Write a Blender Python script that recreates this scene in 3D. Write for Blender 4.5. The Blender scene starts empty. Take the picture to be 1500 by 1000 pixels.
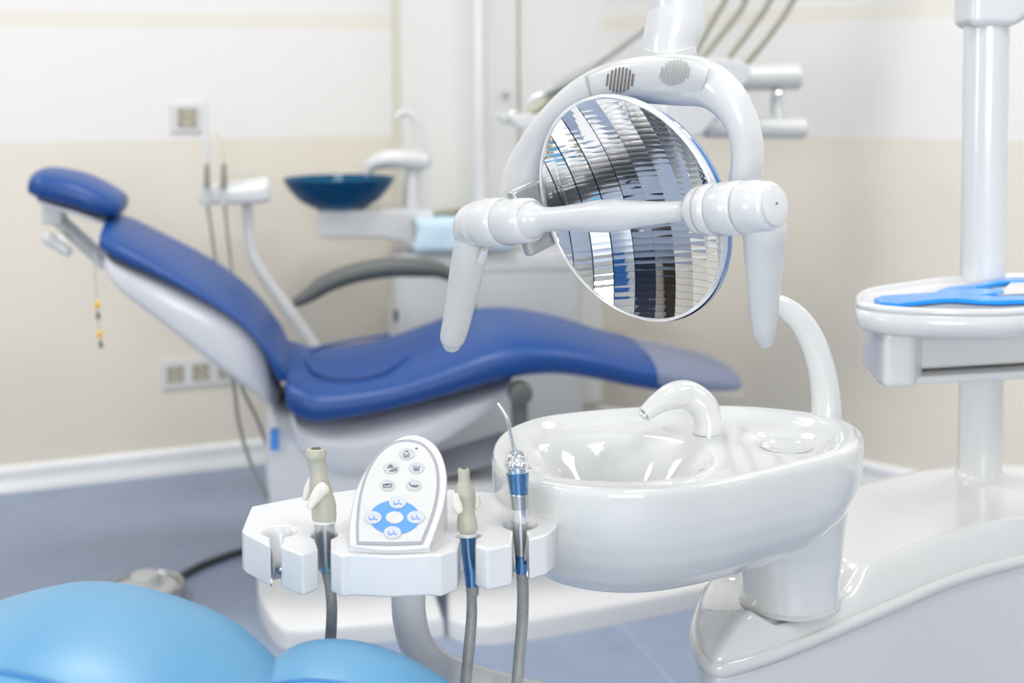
import bpy, bmesh, math, random
from mathutils import Vector, Matrix
random.seed(7)
V = Vector
C = bpy.context.scene.collection
sc = bpy.context.scene
PI = math.pi

# ------------------------------------------------------------------ camera
FP = 1900.0                      # focal length in pixels of a 1500 px wide frame
PITCH = math.radians(3.5); ROLL = 0.007
CY = 120 + FP * math.tan(PITCH); CX = 750
EYE = V((0, 0, 1.2))
F0 = V((0, math.cos(PITCH), -math.sin(PITCH))); U0 = V((0, math.sin(PITCH), math.cos(PITCH))); R0 = V((1, 0, 0))
RR = (R0 - U0 * ROLL).normalized(); UU = (U0 + R0 * ROLL).normalized(); FF = F0
cam = bpy.data.cameras.new('camera'); cam_o = bpy.data.objects.new('camera', cam); C.objects.link(cam_o)
m = Matrix((RR, UU, -FF)).transposed().to_4x4(); m.translation = EYE
cam_o.matrix_world = m
cam.sensor_width = 36; cam.lens = 36 * FP / 1500; cam.shift_y = (CY - 500) / 1500
cam.clip_start = 0.02; cam.clip_end = 60
cam.dof.use_dof = True; cam.dof.focus_distance = 1.22; cam.dof.aperture_fstop = 4.6
sc.camera = cam_o

def ray(px, py): return RR * ((px - CX) / FP) + UU * ((CY - py) / FP) + FF
def at(px, py, d): return EYE + ray(px, py) * d
def atz(px, py, z):
    r = ray(px, py); return EYE + r * ((z - EYE.z) / r.z)
def onp(px, py, p0, n):
    r = ray(px, py); return EYE + r * ((p0 - EYE).dot(n) / r.dot(n))

# ------------------------------------------------------------------ materials
MATS = {}
def mat(name, col, rough=0.4, metal=0.0, coat=0.0, bump=0.0, bscale=200, vary=0.0, vscale=8, trans=0.0, ior=1.45, emis=None, estr=0, alpha=1.0, sheen=0, croughs=0.05):
    if name in MATS: return MATS[name]
    m = bpy.data.materials.new(name); m.use_nodes = True
    nt = m.node_tree; b = nt.nodes['Principled BSDF']
    b.inputs['Base Color'].default_value = (*col, 1)
    b.inputs['Roughness'].default_value = rough; b.inputs['Metallic'].default_value = metal
    b.inputs['Coat Weight'].default_value = coat; b.inputs['Coat Roughness'].default_value = croughs
    b.inputs['Transmission Weight'].default_value = trans; b.inputs['IOR'].default_value = ior
    b.inputs['Alpha'].default_value = alpha
    if emis: b.inputs['Emission Color'].default_value = (*emis, 1); b.inputs['Emission Strength'].default_value = estr
    tc = nt.nodes.new('ShaderNodeTexCoord')
    n = nt.nodes.new('ShaderNodeTexNoise'); n.inputs['Scale'].default_value = vscale
    nt.links.new(tc.outputs['Object'], n.inputs['Vector'])
    mr = nt.nodes.new('ShaderNodeMapRange'); mr.inputs['To Min'].default_value = 1 - max(vary, .01); mr.inputs['To Max'].default_value = 1 + max(vary, .01)
    nt.links.new(n.outputs['Fac'], mr.inputs['Value'])
    mx = nt.nodes.new('ShaderNodeVectorMath'); mx.operation = 'SCALE'; mx.inputs[0].default_value = col
    nt.links.new(mr.outputs['Result'], mx.inputs['Scale']); nt.links.new(mx.outputs['Vector'], b.inputs['Base Color'])
    if bump:
        n2 = nt.nodes.new('ShaderNodeTexNoise'); n2.inputs['Scale'].default_value = bscale; n2.inputs['Detail'].default_value = 4
        nt.links.new(tc.outputs['Object'], n2.inputs['Vector'])
        bp = nt.nodes.new('ShaderNodeBump'); bp.inputs['Strength'].default_value = bump; bp.inputs['Distance'].default_value = 0.002
        nt.links.new(n2.outputs['Fac'], bp.inputs['Height']); nt.links.new(bp.outputs['Normal'], b.inputs['Normal'])
    MATS[name] = m
    return m
W_PLAST = mat('white_plastic', (.64, .64, .635), .22, coat=.3)
W_COVER = mat('white_lacquer', (.62, .62, .61), .16, coat=.6)
W_LAMP = mat('lamp_white', (.65, .65, .65), .2, coat=.5)
W_GREY = mat('pale_grey_plastic', (.59, .595, .585), .28, coat=.2)
W_SHELL = mat('shell_white', (.66, .665, .68), .3, coat=.2)
W_BASE = mat('base_white', (.70, .70, .695), .35, coat=.2)
W_CER = mat('white_ceramic', (.63, .635, .62), .05, coat=1.0)
W_UNIT = mat('unit_side_grey_white', (.60, .602, .610), .3, coat=.2)
W_HOLD = mat('holder_white', (.68, .68, .685), .3, coat=.25)
BLUE = mat('royal_blue_leatherette', (.004, .055, .235), .42, coat=.1, bump=.15, bscale=350, vary=.05, croughs=.25)
LBLUE = mat('sky_blue_leatherette', (.10, .32, .53), .42, coat=.3, bump=.12, bscale=500, vary=.04, croughs=.3)
DSEAM = mat('dark_blue_piping', (.015, .07, .27), .4)
LSEAM = mat('blue_piping', (.05, .21, .46), .4)
CHROME = mat('chrome', (.86, .87, .88), .08, metal=1)
STEEL = mat('brushed_steel', (.62, .63, .65), .25, metal=1)
BEIGE = mat('beige_rubber', (.44, .42, .35), .45, vary=.03)
CREAM = mat('cream_lever', (.73, .70, .62), .35)
DARK = mat('dark_hole', (.03, .03, .03), .6)
HOSE = mat('grey_hose', (.27, .275, .265), .42, vary=.35, vscale=90)
HOSE2 = mat('pale_grey_hose', (.27, .275, .26), .4, vary=.08, vscale=40)
DGREY = mat('dark_grey_rubber', (.12, .13, .12), .45, vary=.05)
CABLE = mat('dark_cable', (.045, .045, .045), .4)
PEDAL = mat('pedal_grey', (.55, .55, .54), .4)
PGREY = mat('panel_grey_line', (.33, .33, .37), .4)
MEMB = mat('membrane', (.60, .605, .59), .35)
BTN = mat('button_grey', (.50, .51, .53), .3)
RINGB = mat('ring_blue', (.10, .30, .66), .35)
ICONG = mat('icon_grey', (.13, .13, .17), .5)
TRAYB = mat('tray_blue_plastic', (.0, .27, .82), .25, coat=.3)
NAPK = mat('pale_blue_napkin', (.60, .76, .86), .8)
GLASSB = mat('blue_glass', (.02, .17, .36), .05, trans=.75, ior=1.2)
ORANGE = mat('orange_bead', (.8, .45, .06), .5)
CLEARP = mat('clear_plastic_cover', (.80, .77, .68), .12, alpha=.22, coat=.3)
SOCKET = mat('socket_inner', (.26, .23, .16), .5)
EMBLEM = mat('emblem_blue', (.07, .25, .70), .4)
BLUE_REFL = mat('chrome_blue_reflection', (.14, .30, .52), .12, metal=.9, coat=.4)  # chrome sleeves; their blue reflection is put into the base colour
MIRR = mat('reflector_mirror', (.93, .94, .95), .02, metal=1)

# ------------------------------------------------------------------ tagging
def tag(o, label, cat, group=None, kind=None):
    if label: o['label'] = label
    if cat: o['category'] = cat
    if group: o['group'] = group
    if kind: o['kind'] = kind
    return o
def thing(name, loc, label, cat, group=None):
    o = bpy.data.objects.new(name, None); C.objects.link(o); o.location = loc; o.empty_display_size = .05
    return tag(o, label, cat, group)
def wloc(o):
    p = V((0, 0, 0))
    while o: p = p + V(o.location); o = o.parent
    return p
def link(name, bm, material, parent=None, smooth=True, bevel=0, seg=3, sub=0, label=None, auto=40, origin=None):
    bmesh.ops.remove_doubles(bm, verts=bm.verts, dist=1e-6)
    bmesh.ops.recalc_face_normals(bm, faces=bm.faces)
    co = [v.co for v in bm.verts]
    if origin is None:
        origin = V((sum(c.x for c in co) / len(co), sum(c.y for c in co) / len(co), min(c.z for c in co)))
    for v in bm.verts: v.co = v.co - origin
    me = bpy.data.meshes.new(name); bm.to_mesh(me); bm.free()
    o = bpy.data.objects.new(name, me); C.objects.link(o)
    me.materials.append(material)
    if parent:
        o.parent = parent; o.location = origin - wloc(parent)
    else: o.location = origin
    if smooth:
        me.shade_smooth()
        if auto:
            me.set_sharp_from_angle(angle=math.radians(auto))
    if bevel:
        b = o.modifiers.new('bevel', 'BEVEL'); b.width = bevel; b.segments = seg; b.limit_method = 'ANGLE'; b.angle_limit = math.radians(25)
        b.harden_normals = False
        if smooth: me.attributes.remove(me.attributes['sharp_edge']) if 'sharp_edge' in me.attributes else None
        w = o.modifiers.new('wn', 'WEIGHTED_NORMAL'); w.keep_sharp = True
    if sub:
        s = o.modifiers.new('sub', 'SUBSURF'); s.levels = sub; s.render_levels = sub
    if label: o['label'] = label
    return o

# ------------------------------------------------------------------ shape builders (world coordinates)
def cr(pts, n):
    """Catmull-Rom resample of a list of tuples/vectors to n samples per span"""
    P = [list(p) for p in pts]
    out = []
    for i in range(len(P) - 1):
        p0 = P[i - 1] if i else [2 * a - b for a, b in zip(P[0], P[1])]
        p1, p2 = P[i], P[i + 1]
        p3 = P[i + 2] if i + 2 < len(P) else [2 * a - b for a, b in zip(P[-1], P[-2])]
        for k in range(n):
            t = k / n
            out.append([.5 * (2 * b + (c - a) * t + (2 * a - 5 * b + 4 * c - d) * t * t + (3 * b - a - 3 * c + d) * t ** 3) for a, b, c, d in zip(p0, p1, p2, p3)])
    out.append(P[-1])
    return out
def cr_closed(pts, n):
    P = [list(p) for p in pts]; L = len(P); out = []
    for i in range(L):
        p0, p1, p2, p3 = P[i - 1], P[i], P[(i + 1) % L], P[(i + 2) % L]
        for k in range(n):
            t = k / n
            out.append(V([.5 * (2 * b + (c - a) * t + (2 * a - 5 * b + 4 * c - d) * t * t + (3 * b - a - 3 * c + d) * t ** 3) for a, b, c, d in zip(p0, p1, p2, p3)]))
    return out
def loft(bm, rings, cap0=True, cap1=True, closed=True):
    vr = [[bm.verts.new(p) for p in r] for r in rings]
    n = len(vr[0])
    for a, b in zip(vr, vr[1:]):
        for i in range(n if closed else n - 1):
            j = (i + 1) % n
            bm.faces.new((a[i], a[j], b[j], b[i]))
    if cap0: bm.faces.new(vr[0][::-1])
    if cap1: bm.faces.new(vr[-1])
    return vr
def tube(bm, path, rad, seg=20, n=6, ref=None, rad2=None, round0=False, round1=False, smoothpath=True):
    """swept tube: path of Vectors, rad (in-plane) and rad2 (along ref) per control point"""
    k = len(path)
    if not isinstance(rad, (list, tuple)): rad = [rad] * k
    if rad2 is None: rad2 = rad
    elif not isinstance(rad2, (list, tuple)): rad2 = [rad2] * k
    data = [[*p, a, b] for p, a, b in zip(path, rad, rad2)]
    if smoothpath: data = cr(data, n)
    pts = [V(d[:3]) for d in data]; ra = [max(d[3], 1e-5) for d in data]; rb = [max(d[4], 1e-5) for d in data]
    tans = []
    for i in range(len(pts)):
        a = pts[max(i - 1, 0)]; b = pts[min(i + 1, len(pts) - 1)]
        tans.append((b - a).normalized())
    if ref is None:
        t0 = tans[0]; r0 = V((0, 0, 1)) if abs(t0.z) < .8 else V((0, 1, 0))
        nrm = (r0 - t0 * r0.dot(t0)).normalized()
    rings = []
    for i, (p, t) in enumerate(zip(pts, tans)):
        if ref is None: nrm = (nrm - t * nrm.dot(t)).normalized()
        else: nrm = (ref - t * ref.dot(t)).normalized()
        bn = t.cross(nrm)
        ring = lambda s, off: [p + t * off + bn * (math.cos(2 * PI * q / seg) * ra[i] * s) + nrm * (math.sin(2 * PI * q / seg) * rb[i] * s) for q in range(seg)]
        if i == 0 and round0:
            for a in (80, 60, 40, 20):
                rings.append(ring(math.cos(math.radians(a)), -min(ra[0], rb[0]) * math.sin(math.radians(a))))
        rings.append(ring(1, 0))
        if i == len(pts) - 1 and round1:
            for a in (20, 40, 60, 80):
                rings.append(ring(math.cos(math.radians(a)), min(ra[i], rb[i]) * math.sin(math.radians(a))))
    loft(bm, rings)
    return rings
def frame(axis):
    a = axis.normalized(); r = V((0, 0, 1)) if abs(a.z) < .9 else V((1, 0, 0))
    u = (r - a * r.dot(a)).normalized(); return a, u, a.cross(u)
def lathe(bm, base, axis, prof, seg=32, cap0=True, cap1=True):
    a, u, v = frame(axis)
    rings = [[base + a * h + (u * math.cos(2 * PI * q / seg) + v * math.sin(2 * PI * q / seg)) * max(r, 1e-5) for q in range(seg)] for r, h in prof]
    loft(bm, rings, cap0, cap1)
def prism(bm, poly, vec):
    a = [bm.verts.new(p) for p in poly]; b = [bm.verts.new(p + vec) for p in poly]
    n = len(a)
    bm.faces.new(a[::-1]); bm.faces.new(b)
    for i in range(n): bm.faces.new((a[i], a[(i + 1) % n], b[(i + 1) % n], b[i]))
def box(bm, c, ax, ay, az):
    """box from centre and half-extent vectors"""
    vs = [bm.verts.new(c + ax * i + ay * j + az * k) for i in (-1, 1) for j in (-1, 1) for k in (-1, 1)]
    for f in ((0, 1, 3, 2), (4, 6, 7, 5), (0, 4, 5, 1), (2, 3, 7, 6), (0, 2, 6, 4), (1, 5, 7, 3)): bm.faces.new([vs[i] for i in f])
def B(): return bmesh.new()
def mk(name, fn, material, parent=None, **k):
    bm = bmesh.new(); fn(bm); return link(name, bm, material, parent, **k)
def sgnp(x, e): return math.copysign(abs(x) ** e, x)
def ss(a, b, x):
    t = min(max((x - a) / (b - a), 0), 1); return t * t * (3 - 2 * t)

# ================================================================== ROOM
A0 = atz(0, 722, 0); A1 = atz(385, 678, 0)
adir = (A1 - A0).normalized()                         # along the left wall, receding to the right
C0 = atz(1250, 709, 0); C1 = atz(1330, 727, 0)
bdir = (C1 - C0).normalized()                         # along the right wall, coming nearer to the right
# corner = intersection
def isect(p, d, q, e):
    k = ((q.x - p.x) * e.y - (q.y - p.y) * e.x) / (d.x * e.y - d.y * e.x); return p + d * k
K = isect(A0, adir, C0, bdir)
LW = K - adir * 7.2; RW = K + bdir * 7.5
HC = 2.75
far = [LW, K, RW, RW + V((-1.2, -3.0, 0)), LW + V((1.0, -4.6, 0))]
na = V((adir.y, -adir.x, 0)); nb = V((bdir.y, -bdir.x, 0))
if na.y > 0: na = -na
if nb.y > 0: nb = -nb
zb = .5 * (atz(0, 0, 0).z)  # placeholder 0
def wall_h(px, py, p, n): return onp(px, py, p, n).z
z_bound = wall_h(280, 207, A0, na); z_s0 = wall_h(280, 43, A0, na); z_s1 = wall_h(280, 19, A0, na)
print('heights', z_bound, z_s0, z_s1, 'K', K, 'adir', adir, 'bdir', bdir)
def wall_material():
    m = bpy.data.materials.new('wall_paint'); m.use_nodes = True; nt = m.node_tree; b = nt.nodes['Principled BSDF']
    b.inputs['Roughness'].default_value = .55
    g = nt.nodes.new('ShaderNodeNewGeometry'); s = nt.nodes.new('ShaderNodeSeparateXYZ'); nt.links.new(g.outputs['Position'], s.inputs['Vector'])
    r = nt.nodes.new('ShaderNodeValToRGB'); r.color_ramp.interpolation = 'CONSTANT'
    mr = nt.nodes.new('ShaderNodeMath'); mr.operation = 'DIVIDE'; mr.inputs[1].default_value = 3.0
    nt.links.new(s.outputs['Z'], mr.inputs[0]); nt.links.new(mr.outputs[0], r.inputs['Fac'])
    el = r.color_ramp.elements
    bei = (.72, .665, .57, 1); whi = (.75, .735, .705, 1); str_ = (.73, .69, .61, 1)
    el[0].position = 0; el[0].color = bei; el[1].position = z_bound / 3; el[1].color = whi
    for z, c in ((z_s0, str_), (z_s1, whi)):
        e = el.new(z / 3); e.color = c
    n = nt.nodes.new('ShaderNodeTexNoise'); n.inputs['Scale'].default_value = 180
    bp = nt.nodes.new('ShaderNodeBump'); bp.inputs['Strength'].default_value = .08; bp.inputs['Distance'].default_value = .002
    nt.links.new(n.outputs['Fac'], bp.inputs['Height']); nt.links.new(bp.outputs['Normal'], b.inputs['Normal'])
    nt.links.new(r.outputs['Color'], b.inputs['Base Color'])
    return m
WALL = wall_material()
def floor_material():
    m = bpy.data.materials.new('blue_grey_linoleum'); m.use_nodes = True; nt = m.node_tree; b = nt.nodes['Principled BSDF']
    tc = nt.nodes.new('ShaderNodeTexCoord')
    n1 = nt.nodes.new('ShaderNodeTexNoise'); n1.inputs['Scale'].default_value = 9; n1.inputs['Detail'].default_value = 8; n1.inputs['Roughness'].default_value = .7
    nt.links.new(tc.outputs['Object'], n1.inputs['Vector'])
    r = nt.nodes.new('ShaderNodeValToRGB'); r.color_ramp.elements[0].position = .3; r.color_ramp.elements[1].position = .7
    r.color_ramp.elements[0].color = (.225, .276, .380, 1); r.color_ramp.elements[1].color = (.270, .325, .438, 1)
    nt.links.new(n1.outputs['Fac'], r.inputs['Fac']); nt.links.new(r.outputs['Color'], b.inputs['Base Color'])
    b.inputs['Roughness'].default_value = .38
    n2 = nt.nodes.new('ShaderNodeTexNoise'); n2.inputs['Scale'].default_value = 120
    nt.links.new(tc.outputs['Object'], n2.inputs['Vector'])
    bp = nt.nodes.new('ShaderNodeBump'); bp.inputs['Strength'].default_value = .15; bp.inputs['Distance'].default_value = .002
    nt.links.new(n2.outputs['Fac'], bp.inputs['Height']); nt.links.new(bp.outputs['Normal'], b.inputs['Normal'])
    return m
def slab(name, pts, vec, material):
    o = mk(name, lambda bm: prism(bm, pts, vec), material, smooth=False); o['kind'] = 'structure'; return o
slab('floor', [p + V((0, 0, -.05)) for p in far], V((0, 0, .05)), floor_material())
CEIL = mat('ceiling_white', (.86, .86, .85), .7)
slab('ceiling', [p + V((0, 0, HC)) for p in far], V((0, 0, .05)), CEIL)
def wall(name, p, q, n, material=WALL): return slab(name, [p, q, q - n * .12, p - n * .12], V((0, 0, HC)), material)
wall('wall_left', LW, K, na); wall('wall_right', K, RW, nb)
PLAINW = mat('side_wall_paint', (.80, .77, .70), .6)
def inward(p, q):
    d = (q - p).normalized(); n = V((d.y, -d.x, 0)); c = (LW + RW) / 2 + V((0, -1, 0))
    return n if (c - p).dot(n) > 0 else -n
wall('wall_near_right', far[2], far[3], inward(far[2], far[3]), PLAINW)
wall('wall_back', far[3], far[4], inward(far[3], far[4]), PLAINW)
wall('wall_near_left', far[4], far[0], inward(far[4], far[0]), PLAINW)
# skirting with a moulded profile
BB = mat('skirting_white', (.80, .80, .79), .3, coat=.2)
def skirting(name, p, q, n):
    prof = [(0, 0), (.016, 0), (.017, .018), (.013, .024), (.011, .050), (.014, .058), (.013, .070), (.006, .078), (0, .08)]
    def f(bm):
        loft(bm, [[e + n * a + V((0, 0, b)) for a, b in prof] for e in (p, q)])
    o = mk(name, f, BB, auto=60); o['kind'] = 'structure'
skirting('baseboard_left', LW, K - adir * .02, na); skirting('baseboard_right', K + bdir * .02, RW, nb)
# thin weld lines of the sheet floor, one running past the unit
def weld(bm):
    p = atz(900, 905, 0); q = atz(985, 1000, 0); d = (q - p).normalized(); s = V((d.y, -d.x, 0)) * .004
    p2 = p - d * .35; q2 = q + d * 1.0
    prism(bm, [p2 - s, q2 - s, q2 + s, p2 + s], V((0, 0, .0006)))
o = mk('trim_1', weld, mat('weld_line', (.30, .37, .46), .4), smooth=False); o['kind'] = 'structure'

# ================================================================== tall built-in cupboard on the left wall
def wl(px, py, off=0): return onp(px, py, A0 + na * off, na)
cp0 = wl(578, 300); cp1 = wl(755, 300); cp2 = wl(921, 300)
for p in (cp0, cp1, cp2): p.z = 0
cup = thing('wall_cupboard', (cp0 + cp2) / 2, 'tall flush white two-door cupboard built into the corner of the cream wall', 'cupboard')
DOORW = mat('cupboard_white', (.73, .73, .70), .45); EDGE = mat('cupboard_edge', (.66, .64, .54), .5)
def pan(bm, p, q, t0, t1, z0, z1):
    prism(bm, [p + na * t0 + V((0, 0, z0)), q + na * t0 + V((0, 0, z0)), q + na * t1 + V((0, 0, z0)), p + na * t1 + V((0, 0, z0))], V((0, 0, z1 - z0)))
mk('carcass', lambda bm: pan(bm, cp0, cp2, .001, .022, .0, 2.35), EDGE, cup, smooth=False)
g = adir * .006
mk('door', lambda bm: pan(bm, cp0 + adir * .018, cp1 - g, .022, .040, .09, 2.33), DOORW, cup, bevel=.002)
d2 = mk('door', lambda bm: pan(bm, cp1 + g, cp2 - adir * .012, .022, .040, .09, 2.33), DOORW, cup, bevel=.002)
kp = wl(739, 139, .04)
mk('knob', lambda bm: lathe(bm, kp, na, [(.004, 0), (.004, .01), (.010, .014), (.011, .02), (.007, .026), (.001, .027)]), STEEL, cup, label='small steel knob')

# ================================================================== sockets
def socket_strip(name, label, px0, px1, py0, py1, count, group=None):
    a = wl(px0, (py0 + py1) / 2, .001); b = wl(px1, (py0 + py1) / 2, .001); zt = wl((px0 + px1) / 2, py0, .001).z; zbm = wl((px0 + px1) / 2, py1, .001).z
    a.z = b.z = 0; L = (b - a).length; zm = (zt + zbm) / 2; hh = (zt - zbm) / 2
    t = thing(name, (a + b) / 2 + V((0, 0, zbm)), label, 'socket')
    cen = (a + b) / 2 + V((0, 0, zm)) + na * .005
    mk('frame_plate', lambda bm: box(bm, cen, adir * L / 2, na * .005, V((0, 0, hh))), W_PLAST, t, bevel=.002)
    for i in range(count):
        c = a + (b - a) * ((i + .5) / count) + V((0, 0, zm)) + na * .010
        w = L / count * .31 if count > 1 else L * .29
        o = mk('socket_insert', lambda bm: box(bm, c, adir * w, na * .002, V((0, 0, w))), SOCKET, t, bevel=.001)
        def cupf(bm):
            lathe(bm, c + na * .002, na, [(w * .95, 0), (w * .95, .003), (w * .80, .003), (w * .78, .0005), (.001, .0005)], 24)
        mk('socket_cup', cupf, mat('socket_beige', (.44, .41, .31), .5), o)
        for s in (-1, 1):
            mk('contact_hole', lambda bm: lathe(bm, c + na * .0028 + adir * (s * w * .38), na, [(w * .14, 0), (w * .14, .0004)], 12), DARK, o)
    return t
socket_strip('wall_socket', 'single white wall socket high on the wall left of the cupboard', 250, 297, 152, 193, 1)
socket_strip('triple_wall_socket', 'white triple wall socket strip low behind the blue backrest', 237, 349, 524, 564, 3)

# ================================================================== FAR DENTAL CHAIR (royal blue)
PA = atz(430, 933, 0); PB = atz(1020, 885, 0)
sd = (PB - PA); sd.z = 0; sd.normalize(); lat = V((-sd.y, sd.x, 0))
AX = PA + lat * .28
def ch(px, py, t): return onp(px, py, AX + lat * t, lat)
ZV = V((0, 0, 1))
chair = thing('dental_chair', AX + sd * .35, 'royal blue reclining dental chair with white shell, by the cream wall', 'dental chair')
def pad(bm, st, t_near, n=6, seg=40, e=.5, crown=0.0):
    """st: list of (top px,py, bottom px,py, half width, centre offset); profile traced on the near side plane"""
    rows = []
    for tx, ty, bx, by, w, c in st:
        T = ch(tx, ty, t_near); Bm = ch(bx, by, t_near)
        rows.append([(T - AX).dot(sd), T.z, (Bm - AX).dot(sd), Bm.z, w, c])
    rows = cr(rows, n); rings = []
    for ts, tz, bs, bz, w, c in rows:
        ring = []
        for q in range(seg):
            a = 2 * PI * q / seg; ca = sgnp(math.cos(a), e); sa = sgnp(math.sin(a), e)
            k = .5 + .5 * sa
            cz = crown * (1 - ca * ca) * (1 if sa > 0 else 0)
            ring.append(AX + sd * (bs + (ts - bs) * k) + ZV * (bz + (tz - bz) * k + cz) + lat * (c + ca * w))
        rings.append(ring)
    loft(bm, rings)
TN = -.27
seat = [(428, 590, 430, 600, .20, 0), (418, 562, 419, 608, .245, 0), (440, 566, 440, 626, .265, 0), (475, 575, 475, 629, .27, 0), (556, 566, 556, 614, .27, 0), (610, 552, 612, 601, .27, 0),
        (664, 532, 664, 588, .27, 0), (720, 512, 720, 573, .27, 0), (772, 504, 772, 562, .265, 0), (826, 508, 826, 560, .255, 0), (880, 519, 880, 568, .245, 0), (934, 535, 934, 581, .225, .0),
        (1000, 551, 1000, 592, .205, 0), (1060, 563, 1060, 592, .19, 0), (1105, 573, 1105, 592, .165, 0), (1124, 581, 1122, 590, .11, 0)]
mk('seat_cushion', lambda bm: pad(bm, seat, TN, e=.55, crown=.018), BLUE, chair, auto=0)
back = [(143, 352, 141, 366, .13, 0), (141, 345, 138, 374, .19, 0), (160, 352, 160, 386, .215, 0), (180, 361, 180, 395, .225, 0), (234, 389, 234, 416, .24, 0), (288, 419, 286, 440, .25, 0), (342, 456, 330, 463, .255, 0),
        (378, 490, 362, 488, .255, 0), (400, 517, 380, 513, .255, 0), (417, 540, 393, 540, .25, 0), (424, 556, 403, 562, .235, 0), (424, 566, 413, 570, .18, 0)]
mk('backrest_cushion', lambda bm: pad(bm, back, -.25, e=.6, crown=.02), BLUE, chair, auto=0)
bshell = [(146, 374, 144, 388, .12, 0), (152, 378, 152, 410, .19, 0), (180, 390, 178, 438, .215, 0), (234, 410, 226, 474, .228, 0), (288, 433, 270, 510, .232, 0), (334, 456, 312, 544, .232, 0), (368, 482, 350, 572, .228, 0), (390, 514, 374, 592, .21, 0), (400, 560, 392, 608, .18, 0), (412, 585, 405, 616, .12, 0)]
mk('backrest_shell', lambda bm: pad(bm, bshell, -.23, e=.42), W_SHELL, chair, auto=0)
head = [(40, 272, 38, 282, .06, 0), (38, 262, 36, 288, .10, 0), (60, 256, 62, 297, .125, 0), (108, 265, 108, 309, .13, 0), (144, 281, 142, 320, .125, 0), (170, 297, 163, 323, .10, 0), (175, 306, 170, 319, .06, 0)]
hr = mk('headrest_cushion', lambda bm: pad(bm, head, -.13, e=.6, crown=.008), BLUE, chair, auto=0)
hsh = [(44, 283, 46, 291, .06, 0), (60, 292, 62, 304, .09, 0), (108, 306, 108, 317, .095, 0), (142, 318, 142, 328, .09, 0), (158, 322, 158, 332, .05, 0)]
mk('headrest_plate', lambda bm: pad(bm, hsh, -.09, e=.6), W_SHELL, chair, auto=0)
def hm(bm):
    a = ch(82, 318, -.0); b = ch(140, 372, -.0)
    tube(bm, [a, a.lerp(b, .5), b + (b - a) * .3], .019, 4, 1, ref=lat, rad2=.03, smoothpath=False)
mk('headrest_arm', hm, W_GREY, chair, bevel=.004)
mk('headrest_bracket', lambda bm: box(bm, ch(80, 312, 0), sd * .022, lat * .04, ZV * .022), W_GREY, chair, bevel=.006)
def kn(bm):
    a = ch(72, 350, -.05); b = ch(98, 368, -.05)
    tube(bm, [a, a.lerp(b, .4), b], [.016, .013, .012], 16, 3, round0=True, round1=True)
    tube(bm, [ch(88, 352, -.05), ch(88, 352, .0)], .012, 12, 1)
mk('headrest_knob', kn, W_PLAST, chair)
# piping of the seat panel
def groove(pts, t_in, name, par, m, r=.003):
    def f(bm):
        tube(bm, [onp(px, py, p0, nn) for px, py, p0, nn in pts], r, 8, 5)
    mk(name, f, m, par)
sp0 = ch(640, 500, 0) ; 
up_n = V((0, 0, 1))
def on_seat(px, py, z): return atz(px, py, z)
zs = ch(520, 570, TN).z
def seat_top(px, py):
    """ray against the crowned seat top, approximated by following its near-edge height"""
    p = None; z = zs
    prof = sorted([((ch(a, b, TN) - AX).dot(sd), ch(a, b, TN).z) for a, b, *_ in seat[2:]])
    for _ in range(12):
        p = atz(px, py, z); s = (p - AX).dot(sd); t = (p - AX).dot(lat)
        zz = prof[0][1]
        for (s0, z0), (s1, z1) in zip(prof, prof[1:]):
            if s0 <= s <= s1: zz = z0 + (z1 - z0) * (s - s0) / (s1 - s0)
        z = .5 * z + .5 * (zz + .018 * (1 - min(abs(t) / .27, 1) ** 2) + .001)
    return p
def pipe1(bm):
    pts = [(600, 520), (560, 545), (500, 553), (462, 545), (450, 525), (462, 510), (510, 500), (570, 490)]
    tube(bm, [seat_top(*p) for p in pts], .0035, 8, 6)
mk('seat_piping', pipe1, DSEAM, chair)
# seat shell and pedestal
sshell = [(430, 608, 425, 625, .18, 0), (450, 622, 440, 680, .2, 0), (520, 622, 505, 712, .215, 0), (600, 604, 580, 700, .215, 0), (660, 590, 640, 668, .215, 0), (720, 574, 705, 625, .20, 0), (750, 568, 745, 592, .17, 0), (762, 566, 762, 574, .12, 0)]
mk('seat_shell', lambda bm: pad(bm, sshell, -.22, e=.6), W_SHELL, chair, auto=0)
def ped(bm):
    st = [(392, 600, 388, 690, .14, 0), (400, 596, 392, 740, .17, 0), (430, 610, 412, 790, .18, 0), (520, 640, 520, 800, .18, 0), (590, 670, 600, 800, .17, 0), (620, 690, 630, 790, .12, 0)]
    pad(bm, st, -.18, e=.5)
mk('pedestal', ped, W_SHELL, chair, auto=0)
def lift(bm):
    a = ch(520, 720, 0); b = ch(745, 650, 0)
    tube(bm, [a, a.lerp(b, .5), b], .035, 4, 1, ref=lat, rad2=.10, smoothpath=False)
mk('lift_arm', lift, mat('mechanism_grey', (.42, .43, .46), .4), chair, bevel=.008)
def lift2(bm):
    box(bm, ch(700, 735, .02), sd * .16, lat * .12, ZV * .085)
mk('lift_housing', lift2, W_BASE, chair, bevel=.02)
def emb(bm):
    p = ch(402, 643, -.187); box(bm, p, sd * .009, lat * .012, ZV * .022)
mk('emblem', emb, EMBLEM, chair, bevel=.001, label='small blue emblem')
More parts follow.
